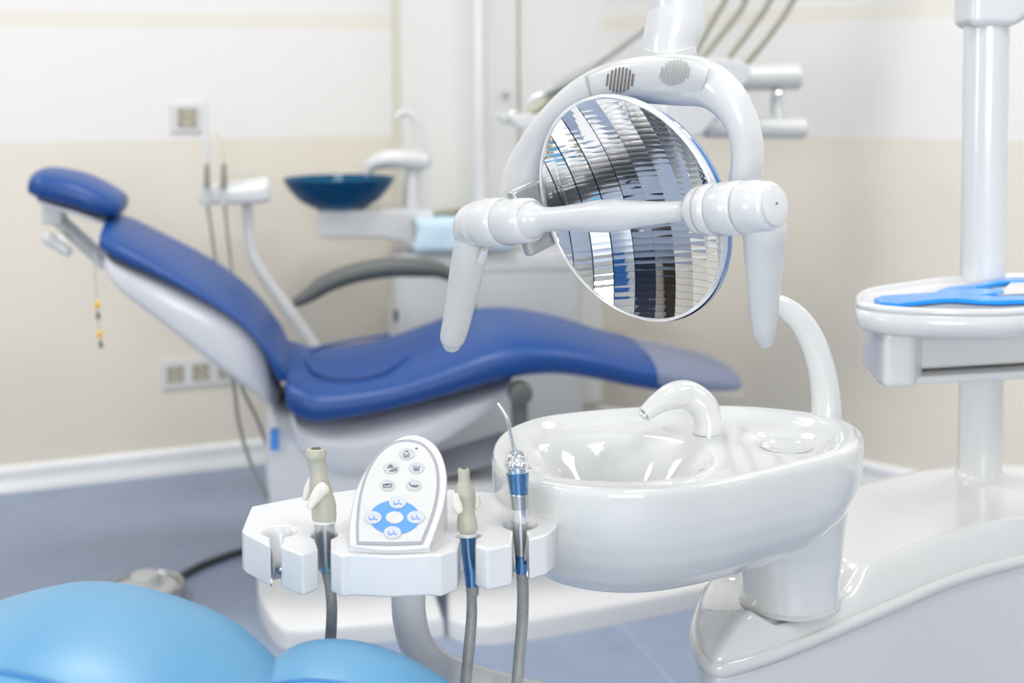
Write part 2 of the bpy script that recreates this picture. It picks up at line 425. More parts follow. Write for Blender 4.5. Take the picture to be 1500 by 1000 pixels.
# base plate
def plate_poly(px_list, z): return [atz(x, y, z) for x, y in px_list]
ptop = .045
def plate1(bm):
    near = cr([V(atz(x, y, ptop)) for x, y in ((377, 836), (377, 860), (386, 888), (405, 914), (432, 922), (520, 914), (650, 902))], 4)
    near = [V(p) for p in near]
    far_ = [near[-1] + lat * .5, near[0] + lat * .42 + sd * .10, near[0] + lat * .30 + sd * .03]
    poly = near + far_
    rings = []
    c = sum(poly, V()) / len(poly)
    for s, z in ((1.0, 0), (1.0, .012), (.995, .034), (.985, .042), (.96, .045)):
        rings.append([V((c.x + (p.x - c.x) * s, c.y + (p.y - c.y) * s, z)) for p in poly])
    loft(bm, rings)
mk('base_plate', plate1, W_BASE, chair, auto=50)
def plate2(bm):
    near = [V(p) for p in cr([V(atz(x, y, ptop)) for x, y in ((656, 901), (668, 908), (700, 914), (760, 910), (880, 890), (1020, 862), (1110, 838))], 4)]
    poly = near + [near[-1] + lat * .25, near[0] + lat * .45 + sd * .05]
    c = sum(poly, V()) / len(poly); rings = []
    for s, z in ((1.0, 0), (1.0, .012), (.995, .034), (.985, .042), (.96, .045)):
        rings.append([V((c.x + (p.x - c.x) * s, c.y + (p.y - c.y) * s, z)) for p in poly])
    loft(bm, rings)
mk('base_plate', plate2, W_BASE, chair, auto=50)
# grey pivot and far armrest
def piv(bm):
    c = ch(764, 578, -.27)
    lathe(bm, c, lat, [(.02, 0), (.026, .003), (.027, .03), (.02, .05)], 28)
    tube(bm, [c + lat * .03, ch(761, 600, -.24), ch(762, 632, -.24)], .019, 12, 2, ref=lat, rad2=.012)
mk('armrest_pivot', piv, DGREY, chair, label='dark grey armrest pivot')
def arm(bm):
    T = .33
    P = [(437, 441), (455, 430), (480, 414), (520, 400), (570, 392), (620, 392), (650, 398), (672, 412), (685, 440), (690, 480)]
    tube(bm, [ch(x, y, T) for x, y in P], [.015, .021, .025, .026, .026, .025, .019, .018, .018, .018], 16, 5, ref=lat, rad2=[.018, .024, .027, .027, .027, .026, .018, .016, .016, .016], round0=True)
mk('armrest', arm, DGREY, chair, label='curved dark grey armrest')
# transparent foot cover
def fcov(bm):
    st = []
    rows = []
    for px, ty, by, w in ((972, 545, 566, .222), (1000, 549, 572, .215), (1040, 556, 580, .205), (1080, 565, 589, .19), (1110, 573, 594, .165), (1120, 579, 594, .12)):
        T = ch(px, ty, TN); Bm = ch(px, by, TN); rows.append([(T - AX).dot(sd), T.z + .010, Bm.z - .004, w])
    rows = cr(rows, 4); rings = []
    for s, tz, bz, w in rows:
        ring = []
        for q in range(33):
            a = PI * q / 32; ca = sgnp(math.cos(a), .5); sa = sgnp(math.sin(a), .5)
            ring.append(AX + sd * s + lat * (ca * (w + .006)) + ZV * (bz + (tz + .012 * (1 - ca * ca) - bz) * sa))
        rings.append(ring)
    loft(bm, rings, False, False, closed=False)
o = mk('foot_cover', fcov, CLEARP, chair, auto=0, label='transparent yellowish plastic foot cover')

# little charm on a thin cord below the headrest
cd = ch(140, 380, -.26)
pend = thing('hanging_chain', ch(148, 508, -.26), 'thin cord with orange beads hanging from the blue backrest top', 'cord')
def cord(bm): tube(bm, [ch(139, 366, -.262), ch(140, 420, -.262), ch(144, 470, -.262), ch(147, 508, -.262)], .0018, 8, 4)
mk('cord', cord, mat('cord_grey', (.45, .47, .45), .6), pend)
for (x, y) in ((143, 447), (146, 490)):
    mk('bead', lambda bm: lathe(bm, ch(x, y + 5, -.262), ZV, [(.002, 0), (.006, .003), (.006, .013), (.002, .017)], 12), ORANGE, pend, label='orange bead')
for (x, y) in ((144, 463), (148, 505)):
    mk('metal_link', lambda bm: lathe(bm, ch(x, y + 5, -.262), ZV, [(.001, 0), (.005, .004), (.004, .012), (.001, .018)], 8), mat('dark_metal', (.12, .11, .09), .4, metal=.5), pend)

# ================================================================== far unit behind the blue chair
ub0 = AX + lat * .62
def un(px, py, t=.62): return onp(px, py, AX + lat * t, lat)
unit = thing('cuspidor_unit', V((un(715, 500).x, un(715, 500).y, 0)), 'white dental unit with spittoon arm behind the royal blue chair', 'dental unit')
def ubody(bm):
    rings = []
    a = un(578, 400); b = un(862, 400); L = (b - a).length / 2; c = (a + b) / 2 + lat * .17; zt = un(700, 372).z
    for s, z in ((.96, 0), (1, .02), (1, zt - .03), (.985, zt - .01), (.94, zt)):
        ring = []
        for q in range(48):
            t = 2 * PI * q / 48
            ring.append(V((c.x, c.y, z)) + sd * (sgnp(math.cos(t), .35) * L * s) + lat * (sgnp(math.sin(t), .35) * .17 * s))
        rings.append(ring)
    loft(bm, rings)
mk('body', ubody, W_UNIT, unit, auto=35)
zt = un(700, 372).z
mk('body_groove', lambda bm: box(bm, V((un(770, 395).x, un(770, 395).y, un(770, 395).z)) + lat * -.0005, sd * .16, lat * .001, ZV * .0015), PGREY, unit, smooth=False)
def uarm(bm):
    prism(bm, [un(x, y, .66) for x, y in ((466, 310), (475, 307), (590, 307), (640, 309), (640, 378), (614, 374), (592, 356), (560, 349), (474, 349), (466, 345))], lat * .13)
mk('bowl_arm', uarm, W_PLAST, unit, bevel=.010)
def utray(bm):
    box(bm, un(688, 330, .74), sd * .13, lat * .12, ZV * .028)
mk('tray', utray, W_UNIT, unit, bevel=.012)
def uspout(bm):
    tube(bm, [un(*p, .74) for p in ((538, 252), (546, 240), (566, 233), (600, 233), (618, 236))], [.014, .022, .027, .030, .028], 16, 5, round0=True, round1=True)
mk('rinse_spout', uspout, W_PLAST, unit)
def uneck(bm):
    tube(bm, [un(606, 330, .76), un(602, 290, .76), un(606, 240, .76)], [.035, .026, .022], 20, 4)
mk('spout_post', uneck, W_UNIT, unit)
def ugoose(bm):
    tube(bm, [un(x, y, .78) for x, y in ((612, 245), (614, 210), (610, 182), (600, 167), (588, 165), (581, 172))], .0095, 14, 5)
mk('cup_filler', ugoose, W_PLAST, unit)
def ucol(bm):
    b = un(704, 360, .80); lathe(bm, V((b.x, b.y, .55)), ZV, [(.024, 0), (.024, 1.25)], 28)
mk('column', ucol, W_PLAST, unit)
# slot at left of body
mk('side_handle', lambda bm: box(bm, un(580, 462, .615), sd * .007, lat * .006, ZV * .018), DGREY, unit, bevel=.003)
# the glass bowl: its own thing
def gbowl(bm):
    a = un(414, 262, .72); b = un(578, 262, .72); R = (b - a).length / 2; c = (a + b) / 2
    zt = c.z + .003; zb_ = un(495, 308, .72).z
    prof_o = [(.28, 0), (.50, .10), (.72, .32), (.88, .62), (.97, .86), (1.0, 1.0)]
    H = zt - zb_; rings = []
    allp = [(0.001, 0)] + prof_o + [(.985, 1.0)] + [(r - .02, h + .02) for r, h in reversed(prof_o[:-1])] + [(.001, .05)]
    rings = [[V((c.x, c.y, zb_ + h * H)) + V((math.cos(2 * PI * q / 56), math.sin(2 * PI * q / 56), 0)) * (r * R) for q in range(56)] for r, h in allp]
    loft(bm, rings)
gb = mk('glass_bowl', gbowl, GLASSB, auto=60)
tag(gb, 'dark teal blue glass bowl on the white arm left of the unit', 'glass bowl')
# napkin and metal piece on its tray
def napk(bm):
    p0 = un(672, 328, .74) ; zt2 = p0.z + .030
    W0 = -.145; rows = []
    for i in range(13):
        u = W0 + .285 * i / 12
        row = []
        for j in range(15):
            v = -.135 + j * .018
            z = zt2 + .001 + .0015 * math.sin(i * 1.3) * math.cos(j * .9)
            y = v
            if v < -.125: pass
            row.append(p0 + sd * u + lat * y + ZV * (z - p0.z))
        # drape over the front edge
        drop = [p0 + sd * (u + .006 * math.sin(k + i)) + lat * (-.139 + .002 * math.sin(i * 1.1 + k)) + ZV * (zt2 - p0.z - k * .019) for k in (5, 4, 3, 2, 1)]
        rows.append(drop + row)
    loft(bm, rows, False, False, closed=False)
o = mk('paper_napkin', napk, NAPK, auto=0); s = o.modifiers.new('solid', 'SOLIDIFY'); s.thickness = .0015
tag(o, 'pale blue paper napkin draped over the far unit tray', 'napkin')
def inst(bm):
    pq = un(672, 328, .74); a = pq - sd * .080 - lat * .08 + ZV * .042; b = pq + sd * .05 - lat * .03 + ZV * .044; tube(bm, [a, a.lerp(b, .5), b], [.007, .010, .011], 12, 3, round0=True, round1=True)
tag(mk('metal_instrument', inst, mat('dull_metal', (.36, .34, .26), .4, metal=.5)), 'dull metal instrument lying on the pale blue napkin', 'instrument')

# far assistant holder at left: arm + head + two handpieces
fh = thing('instrument_holder', V((un(450, 470, .5).x, un(450, 470, .5).y, un(450, 500, .5).z)), 'white instrument holder on a slanted arm against the beige wall', 'instrument holder')
def fha(bm): tube(bm, [un(x, y, .5) for x, y in ((361, 298), (364, 330), (368, 362), (378, 390), (405, 430), (440, 478), (475, 530))], [.014, .014, .0145, .016, .017, .019, .02], 20, 5)
mk('arm', fha, W_GREY, fh)
def fhh(bm):
    rings = []
    for px, yt, yb, w in ((291, 277, 299, .02), (296, 271, 301, .03), (320, 270, 301, .034), (345, 267, 300, .036), (375, 262, 299, .036), (392, 260, 297, .034), (396, 264, 293, .028)):
        T = un(px, yt, .45); Bm = un(px, yb, .45)
        rings.append([Bm.lerp(T, .5 + .5 * sgnp(math.sin(2 * PI * q / 28), .4)) + lat * (.036 + w * sgnp(math.cos(2 * PI * q / 28), .4)) for q in range(28)])
    loft(bm, rings)
mk('holder_head', fhh, W_PLAST, fh, auto=35)
for x in (303, 327):
    mk('slot_ring', lambda bm: lathe(bm, un(x, 303, .448), (un(x, 270, .448) - un(x, 303, .448)), [(.008, 0), (.009, .004), (.009, .05), (.008, .062)], 16), W_GREY, fh)
def handpiece(name, label, pts_tip, col_tip, px, yb, hose_pts, tip_top):
    t = thing(name, un(px, yb, .44), label, 'handpiece')
    mk('body', lambda bm: tube(bm, [un(px, 275, .435), un(px, 262, .435), un(px, 240, .435)], [.0075, .0085, .0065], 14, 3), mat('handpiece_olive', (.28, .28, .22), .35, metal=.4), t)
    mk('tip', pts_tip, col_tip, t)
    mk('hose', lambda bm: tube(bm, [un(x, y, q) for x, y, q in hose_pts], .0048, 10, 5), HOSE2, t)
    return t
handpiece('suction_handpiece', 'thin suction handpiece with tall white tip in the far left holder', lambda bm: tube(bm, [un(303, 240, .435), un(302, 200, .435), un(301, 152, .435)], [.0075, .0075, .006], 12, 3), W_PLAST, 303, 300,
          [(304, 300, .43), (310, 340, .43), (318, 400, .42), (328, 470, .3), (342, 560, .2), (350, 620, .1), (368, 680, -.0), (392, 730, -.05)], 152)
handpiece('air_water_syringe', 'thin syringe with a fine curved needle in the far left holder', lambda bm: tube(bm, [un(328, 240, .435), un(327, 222, .435), un(322, 205, .435), un(313, 192, .435)], [.0025, .0018, .0015, .0015], 10, 4), mat('needle_brass', (.6, .55, .38), .35, metal=.3), 328, 300,
          [(329, 300, .43), (333, 340, .43), (340, 400, .42), (347, 480, .3), (353, 560, .2), (375, 610, .1), (392, 655, .05)], 192)

# far doctor's delivery unit above the chair foot
DU = .25
def du(px, py, t=DU): return onp(px, py, AX + lat * t, lat)
deliv = thing('delivery_unit', du(1060, 200), 'white instrument table with whip hoses behind the round lamp', 'instrument table')
def dbox(bm):
    # slanted console seen from its right end
    front = [(968, 196), (1000, 206), (1030, 196), (1062, 158), (1098, 116), (1101, 97), (1070, 86), (1032, 84), (970, 160)]
    poly = [du(x, y, .12) for x, y in front]
    prism(bm, poly, lat * .26)
mk('console', dbox, W_UNIT, deliv, bevel=.006)
def dtray(bm):
    poly = [du(x, y, .10) for x, y in ((748, 172), (758, 186), (840, 196), (980, 200), (985, 186), (860, 176), (770, 166))]
    prism(bm, poly, lat * .24)
mk('instrument_rest', dtray, W_PLAST, deliv, bevel=.004)
def cyl(bm, a, b, r, rnd=True):
    tube(bm, [a, a.lerp(b, .5), b], r, 28, 2, smoothpath=False, round0=False, round1=False)
mk('arm_tube', lambda bm: cyl(bm, du(1080, 114), du(1170, 112), .036), W_GREY, deliv, bevel=.006)
mk('arm_tube', lambda bm: cyl(bm, du(1030, 186), du(1180, 188), .029), W_GREY, deliv, bevel=.008)
mk('arm_joint', lambda bm: tube(bm, [du(1140, 128), du(1139, 150), du(1143, 185)], [.014, .019, .024], 20, 3), W_GREY, deliv)
mk('joint_screw', lambda bm: tube(bm, [du(1136, 138, .22), du(1142, 138, .22)], .011, 12, 1), CHROME, deliv, label='dark metal screw')
def rod(name, label, a, b, r, m, tip=None):
    t = thing(name, du(*b, .12), label, 'dental handpiece')
    pa = du(*a, .12); pb = du(*b, .16)
    mk('grip', lambda bm: tube(bm, [pa, pa.lerp(pb, .35), pb], [r * .6, r, r * .8], 16, 4, round0=True), m, t)
    if tip: mk('tip', lambda bm: tube(bm, [du(*q, .12) for q in tip], [.002, .0035, .005][:len(tip)], 10, 3), STEEL, t)
    return t
r1 = rod('dental_handpiece', 'topmost slim grey handpiece pointing left behind the lamp arch', (800, 136), (870, 98), .013, mat('handpiece_grey', (.36, .37, .35), .35, metal=.3), [(768, 152), (782, 142), (800, 136)])
mk('hose', lambda bm: tube(bm, [du(870, 98, .16), du(905, 73, .17), du(940, 47, .2), du(960, 30, .25), du(1000, -20, .3), du(1080, -60, .3)], .0075, 10, 5), HOSE2, r1)
r2 = rod('turbine_handpiece', 'olive and steel handpiece with a fine needle, lowest behind the lamp arch', (772, 168), (880, 110), .017, mat('olive_metal', (.26, .26, .20), .35, metal=.4), [(734, 178), (752, 164), (772, 168)])
r3 = rod('scaler_handpiece', 'cream thick handpiece lying nearest the lamp arch', (790, 170), (850, 138), .018, mat('cream_grip', (.62, .60, .50), .4))
hosepts = [((1018, 78), (1050, 20), (1062, 0)), ((1030, 84), (1075, 28), (1092, 0)), ((1068, 84), (1100, 42), (1128, 0)), ((1094, 92), (1125, 55), (1162, 0))]
lbs = ['leftmost pale olive whip hose above the far instrument table', 'second pale olive whip hose from the lamp above the instrument table', 'third pale olive whip hose from the lamp above the instrument table', 'rightmost pale olive whip hose above the far instrument table']
OLIVE = mat('olive_hose', (.27, .27, .21), .4)
for (p, q, r_), lb in zip(hosepts, lbs):
    def f(bm):
        e = [2 * r_[0] - q[0], 2 * r_[1] - q[1] - 30]
        tube(bm, [du(*p), du(*q), du(*r_), du(*e), du(e[0] + 60, e[1] - 60), du(e[0] + 160, e[1] - 40)], .0085, 12, 5)
    tag(mk('whip_hose', f, OLIVE), lb, 'hose')
# ceiling-side spot: bottom of a lampshade peeping in at the top edge
# ================================================================== FOOT CONTROL
fp = atz(214, 880, 0)
foot = thing('foot_control', V((fp.x, fp.y, 0)), 'round grey foot pedal on the blue floor behind the light blue chair', 'foot pedal')
fx = fp.copy()
mk('pedal_base', lambda bm: lathe(bm, V((fx.x, fx.y, 0)), ZV, [(.076, 0), (.080, .004), (.080, .026), (.072, .036), (.045, .042), (.001, .043)], 48), PEDAL, foot, auto=30)
mk('pedal_knob', lambda bm: lathe(bm, V((fx.x, fx.y, .041)), ZV, [(.040, 0), (.041, .006), (.033, .008), (.033, .020), (.029, .025), (.001, .026)], 40), PEDAL, foot, auto=30)
def fguard(bm):
    pts = [V((fx.x + math.cos(a) * .083, fx.y + math.sin(a) * .083, .036)) for a in [math.radians(t) for t in range(-50, 235, 15)]]
    tube(bm, pts, .0055, 10, 2)
mk('guard_rail', fguard, STEEL, foot)
def fcab(bm):
    P = [atz(x, y, .009) for x, y in ((250, 862), (262, 846), (290, 830), (320, 818), (360, 806), (420, 800))]
    tube(bm, P, .0085, 12, 6)
mk('cable', fcab, CABLE, foot, label='black cable')

# ================================================================== NEAR UNIT, COLUMN
ZL = .622                     # height of the lip where cover meets the side panel
lip_px = [(1013, 925), (1018, 893), (1032, 862), (1058, 840), (1095, 818), (1150, 782), (1250, 738), (1330, 716), (1405, 706), (1500, 700), (1640, 712), (1700, 750), (1660, 790), (1560, 806), (1500, 814), (1400, 842), (1300, 884), (1200, 926), (1130, 953), (1080, 968), (1048, 972), (1026, 958)]
lipP = [atz(x, y, ZL) for x, y in lip_px]
lip = cr_closed(lipP, 6)
nunit = thing('dental_unit', V((lip[0].x + .5, 1.75, 0)), 'large glossy white dental unit cabinet carrying the column at lower right', 'dental unit')
cu = sum(lip, V()) / len(lip)
neck_c = atz(1157, 843, .668)
def inset(poly, d, z):
    out = []; n = len(poly)
    for i in range(n):
        t = (poly[(i + 1) % n] - poly[i - 1]); t.z = 0; t.normalize(); nr = V((-t.y, t.x, 0))
        if nr.dot(cu - poly[i]) < 0: nr = -nr
        out.append(V((poly[i].x + nr.x * d, poly[i].y + nr.y * d, z)))
    return out
dish_c = atz(1142, 862, .65)
def edist(x, y): return min(math.hypot(x - p.x, y - p.y) for p in lip)
def ztop(x, y, f):
    """f = 0 at the lip edge .. 1 inside"""
    z = ZL + .004 + .040 * (1 - (1 - min(f, 1)) ** 2.4)
    r = math.hypot((x - dish_c.x) / .092, (y - dish_c.y) / .082)
    z -= .026 * (1 - ss(.86, 1.04, r)) * min(1, f * 1.6)
    return z
def cover(bm):
    rings = []
    ds = [0.0, .0]
    base = inset(lip, .003, ZL - .004)
    rings.append(base)
    m0 = 60
    for k in range(m0 + 1):
        s = k / m0
        ring = []
        for p in base:
            dirv = cu - p; L = math.hypot(dirv.x, dirv.y)
            # distances: fast near the edge
            t = s ** 1.3
            q = p + dirv * (t * .995)
            f = min(t / .30, 1)
            ring.append(V((q.x, q.y, ztop(q.x, q.y, f))))
        rings.append(ring)
    loft(bm, rings)
o = mk('top_cover', cover, W_COVER, nunit, auto=0)
q = o.modifiers.new('smooth', 'SMOOTH'); q.factor = .5; q.iterations = 7
def lipm(bm):
    rings = [inset(lip, .006, ZL - .016), inset(lip, -.001, ZL - .014), inset(lip, -.002, ZL - .006), inset(lip, -.001, ZL), inset(lip, .006, ZL + .001)]
    loft(bm, rings)
mk('cover_lip', lipm, W_COVER, nunit, auto=0)
def side(bm):
    rings = [inset(lip, .05, .02), inset(lip, .03, .25), inset(lip, .012, .50), inset(lip, .003, ZL - .02), inset(lip, .003, ZL - .012)]
    loft(bm, rings)
mk('side_panel', side, W_UNIT, nunit, auto=0)
def slotm(bm):
    p = atz(1270, 1000, .52)
    tube(bm, [at(1252, 1003, 1.40), at(1285, 1003, 1.43)], .006, 10, 1, round0=True, round1=True)
cbase = atz(1435, 708, .655)
def colm(bm):
    lathe(bm, V((cbase.x, cbase.y, .62)), ZV, [(.0288, 0), (.0288, 1.05)], 48, )
mk('column', colm, W_PLAST, nunit, auto=40)
def flg(bm):
    lathe(bm, V((cbase.x, cbase.y, .652)), ZV, [(.043, 0), (.043, .008), (.040, .012), (.033, .014), (.031, .020), (.029, .022)], 48)
mk('column_flange', flg, W_COVER, nunit, auto=40)
# bracket at the top of the column
zb2 = at(1435, 42, cbase.y).z
dcol = (cbase - EYE).dot(FF)
def brk(bm):
    z0 = onp(1440, 41, cbase, V((0, 1, 0))).z
    pts = [(-.034, 0), (.026, 0), (.075, .035), (.26, .075), (.26, .20), (-.034, .20)]
    c = V((cbase.x, cbase.y, z0))
    prism(bm, [c + V((x, -.036, z)) for x, z in pts], V((0, .072, 0)))
mk('column_bracket', brk, W_PLAST, nunit, bevel=.012)

# ================================================================== TRAY on the column
ZT = .937
tray_px = [(1254, 440), (1256, 429), (1275, 421), (1320, 414), (1380, 406), (1440, 402), (1520, 400), (1600, 405), (1640, 420), (1600, 440), (1500, 452), (1436, 454), (1364, 453), (1300, 449), (1264, 444)]
tp = cr_closed([atz(x, y, ZT) for x, y in tray_px], 6)
ct = sum(tp, V()) / len(tp)
tray = thing('side_tray', V((ct.x, ct.y, ZT - .12)), 'rounded white tray with a housing below, mounted on the right column', 'tray')
def insetc(poly, d, z, c):
    out = []; n = len(poly)
    for i in range(n):
        t = (poly[(i + 1) % n] - poly[i - 1]); t.z = 0; t.normalize(); nr = V((-t.y, t.x, 0))
        if nr.dot(c - poly[i]) < 0: nr = -nr
        out.append(V((poly[i].x + nr.x * d, poly[i].y + nr.y * d, z)))
    return out
def traym(bm):
    rs = [(.02, ZT - .0365), (.008, ZT - .034), (.002, ZT - .028), (.0, ZT - .02), (0, ZT - .0085), (.0015, ZT - .008), (.0015, ZT - .0072), (0, ZT - .0066), (.0, ZT - .003), (.0015, ZT), (.004, ZT + .0008), (.006, ZT - .0005), (.008, ZT - .006), (.014, ZT - .007)]
    loft(bm, [insetc(tp, d, z, ct) for d, z in rs])
mk('tray_top', traym, W_PLAST, tray, auto=0)
ZHB = ZT - .102
def hp_(x, y, z=ZHB): return atz(x, y, z)
def house(bm):
    a = hp_(1340, 563); c = hp_(1600, 547); d = c + V((0, .15, 0)); e = a + V((0, .13, 0))
    prism(bm, [V((p.x, p.y, ZHB + .014)) for p in (a + V((0, .012, 0)), c + V((0, .012, 0)), d, e)], V((0, 0, .054)))
mk('housing', house, W_PLAST, tray, bevel=.006, seg=4)
def cheekm(bm):
    a = hp_(1283, 562); b = hp_(1296, 570); c = hp_(1338, 569); d = hp_(1352, 560)
    prism(bm, [V((p.x, p.y, ZHB)) for p in (a, b, c, d, d + V((0, .11, 0)), a + V((.01, .10, 0)))], V((0, 0, .068)))
mk('housing_end', cheekm, W_PLAST, tray, bevel=.008, seg=4)
def under(bm):
    a = hp_(1300, 568); b = hp_(1600, 551)
    prism(bm, [V((p.x, p.y, ZHB + .001)) for p in (a, b, b + V((0, .15, 0)), a + V((.02, .11, 0)))], V((0, 0, .010)))
mk('lower_cover', under, W_PLAST, tray, bevel=.003)
# blue retractor lying on it
zr = ZT - .0062
def px2(x, y): return (1220 + x * .24, 360 + y * .24)
def retr(bm):
    out = [(250, 318), (300, 300), (500, 290), (620, 280), (655, 262), (700, 248), (800, 238), (1000, 205), (1100, 192), (1260, 190), (1260, 208), (1100, 212), (1000, 222), (850, 252), (730, 262), (870, 258), (1040, 262), (1045, 280), (890, 298), (1000, 305), (1260, 292), (1260, 325), (1000, 333), (850, 328), (740, 318), (650, 322), (400, 352), (290, 345)]
    prism(bm, [atz(*px2(x, y), zr + .006) - V((0, 0, .006)) for x, y in out], V((0, 0, .006)))
hm_ = thing('cheek_retractor', atz(1400, 440, zr), 'flat bright blue plastic retractor lying on the round white tray', 'retractor')
mk('blue_frame', retr, TRAYB, hm_, bevel=.0015)
mk('clear_insert', lambda bm: prism(bm, [atz(*px2(x, y), zr + .003) for x, y in [(1050, 262), (1100, 214), (1260, 210), (1260, 290), (1000, 302), (1046, 282)]], V((0, 0, .0012))), mat('clear_insert', (.62, .62, .58), .1, coat=.5), hm_, smooth=False)

# ================================================================== CUSPIDOR (white ceramic basin)
ZR = .84
rim_px = [(720, 657), (729, 636), (755, 619), (800, 606), (880, 597), (960, 592), (1040, 591), (1110, 593), (1180, 600), (1230, 609), (1260, 624), (1265, 642), (1240, 660), (1180, 676), (1080, 700), (980, 715), (880, 717), (800, 708), (750, 694), (727, 676)]
rim = cr_closed([atz(x, y, ZR) for x, y in rim_px], 7)
cs = atz(960, 645, ZR)
cb = atz(880, 652, ZR)
csp = thing('cuspidor', V((neck_c.x, neck_c.y, neck_c.z)), 'glossy white ceramic spittoon basin with a curved spout on the near unit', 'spittoon')
cbx = cb.x + .015
def csz(x, y, s):
    # rim -> deck -> basin
    z = ZR - .0
    z -= .011 * (1 - ss(.80, .93, s))
    r = math.hypot((x - cbx) / .105, (y - cb.y - .005) / .088)
    z -= .062 * (1 - ss(.25, 1.0, r))
    rc = math.hypot(x - atz(1152, 630, ZR).x, y - atz(1152, 630, ZR).y)
    z -= .006 * (1 - ss(.036, .042, rc))
    return z
def csb(bm):
    NR = 44; rings = []
    for k in range(NR):
        s = (k + .0) / NR
        s = max(s, .004)
        rings.append([V((cs.x + (p.x - cs.x) * s, cs.y + (p.y - cs.y) * s, 0)) for p in rim])
    out = []
    for k, rg in enumerate(rings):
        s = max(k / NR, .004)
        out.append([V((p.x, p.y, csz(p.x, p.y, s))) for p in rg])
    zc = ZR
    for s, z in ((.985, -.0005), (.995, -.003), (1.0, -.008), (1.0, -.02)):
        out.append([V((cs.x + (p.x - cs.x) * s, cs.y + (p.y - cs.y) * s, ZR + z)) for p in rim])
    bel = atz(930, 700, ZR)
    bel = V((atz(925, 800, .74).x, cs.y - .015, 0))
    for s, sy, z in ((.995, .99, -.035), (.975, .96, -.055), (.93, .90, -.075), (.84, .80, -.095), (.70, .66, -.112), (.50, .46, -.124), (.28, .25, -.131), (.02, .02, -.133)):
        t = 1 - s
        ctr = V((bel.x, bel.y, 0))
        out.append([V((ctr.x + (p.x - ctr.x) * s, ctr.y + (p.y - ctr.y) * sy, ZR + z)) for p in rim])
    loft(bm, out)
    # neck that stands in the recess of the cabinet
    nr = []
    for z, rx, ry, ox, oy in ((.640, .0525, .0525, 0, 0), (.668, .0525, .0525, 0, 0), (.682, .0545, .054, 0, 0), (.700, .060, .057, -.004, 0), (.722, .072, .066, -.014, 0), (.75, .086, .076, -.025, 0), (.79, .092, .085, -.028, 0), (.815, .092, .085, -.024, 0), (.822, .06, .06, -.003, 0)):
        nr.append([V((neck_c.x + ox + rx * math.cos(2 * PI * q / 64), neck_c.y + oy + ry * math.sin(2 * PI * q / 64), z)) for q in range(64)])
    loft(bm, nr)
o = mk('basin', csb, W_CER, csp, auto=0)
r = o.modifiers.new('remesh', 'REMESH'); r.mode = 'VOXEL'; r.voxel_size = .0022; r.use_smooth_shade = True
sm = o.modifiers.new('smooth', 'SMOOTH'); sm.factor = .5; sm.iterations = 26
def spout(bm):
    z0 = ZR - .012
    b = atz(1036, 636, z0); d = (b - EYE).dot(FF)
    P = [(1036, 638, 0), (1037, 618, 0), (1030, 595, 0), (1008, 579, 0), (985, 580, -.01), (962, 592, -.018), (944, 607, -.024)]
    tube(bm, [at(x, y, d + o_) for x, y, o_ in P], [.0150, .0150, .0155, .0155, .0140, .0105, .0080], 32, 7)
sp_ = mk('spout', spout, W_CER, csp, auto=50)
mk('spout_ring', lambda bm: lathe(bm, atz(1036, 637, ZR - .0125), ZV, [(.0155, 0), (.0158, .0015), (.0150, .0022)], 32), STEEL, csp)
def noz(bm):
    b = atz(1036, 636, ZR - .012); d = (b - EYE).dot(FF)
    a = at(944, 607, d - .024); c = at(941, 610, d - .025)
    tube(bm, [a, a.lerp(c, .5), c], [.0055, .0055, .005], 20, 1)
mk('spout_nozzle', noz, STEEL, csp)
def gcf(bm):
    b = atz(1210, 609, ZR - .004); d = (b - EYE).dot(FF)
    P = [(1210, 612), (1209, 580), (1203, 540), (1190, 500), (1172, 470), (1152, 452), (1140, 445), (1124, 440)]
    tube(bm, [at(x, y, d - .003 * i) for i, (x, y) in enumerate(P)], [.0168, .0158, .0150, .0142, .0132, .0118, .0100, .0090], 32, 6, round1=True)
mk('cup_filler', gcf, W_CER, csp, auto=50)
mk('cup_recess_ring', lambda bm: lathe(bm, V((atz(1152, 630, ZR).x, atz(1152, 630, ZR).y, ZR - .0172)), ZV, [(.026, 0), (.027, .0012), (.024, .0015), (.023, .0003)], 40), W_CER, csp, auto=0)
mk('neck_ring', lambda bm: lathe(bm, V((neck_c.x, neck_c.y, .640)), ZV, [(.0535, 0), (.0538, .0035), (.053, .0045)], 56), PEDAL, csp)

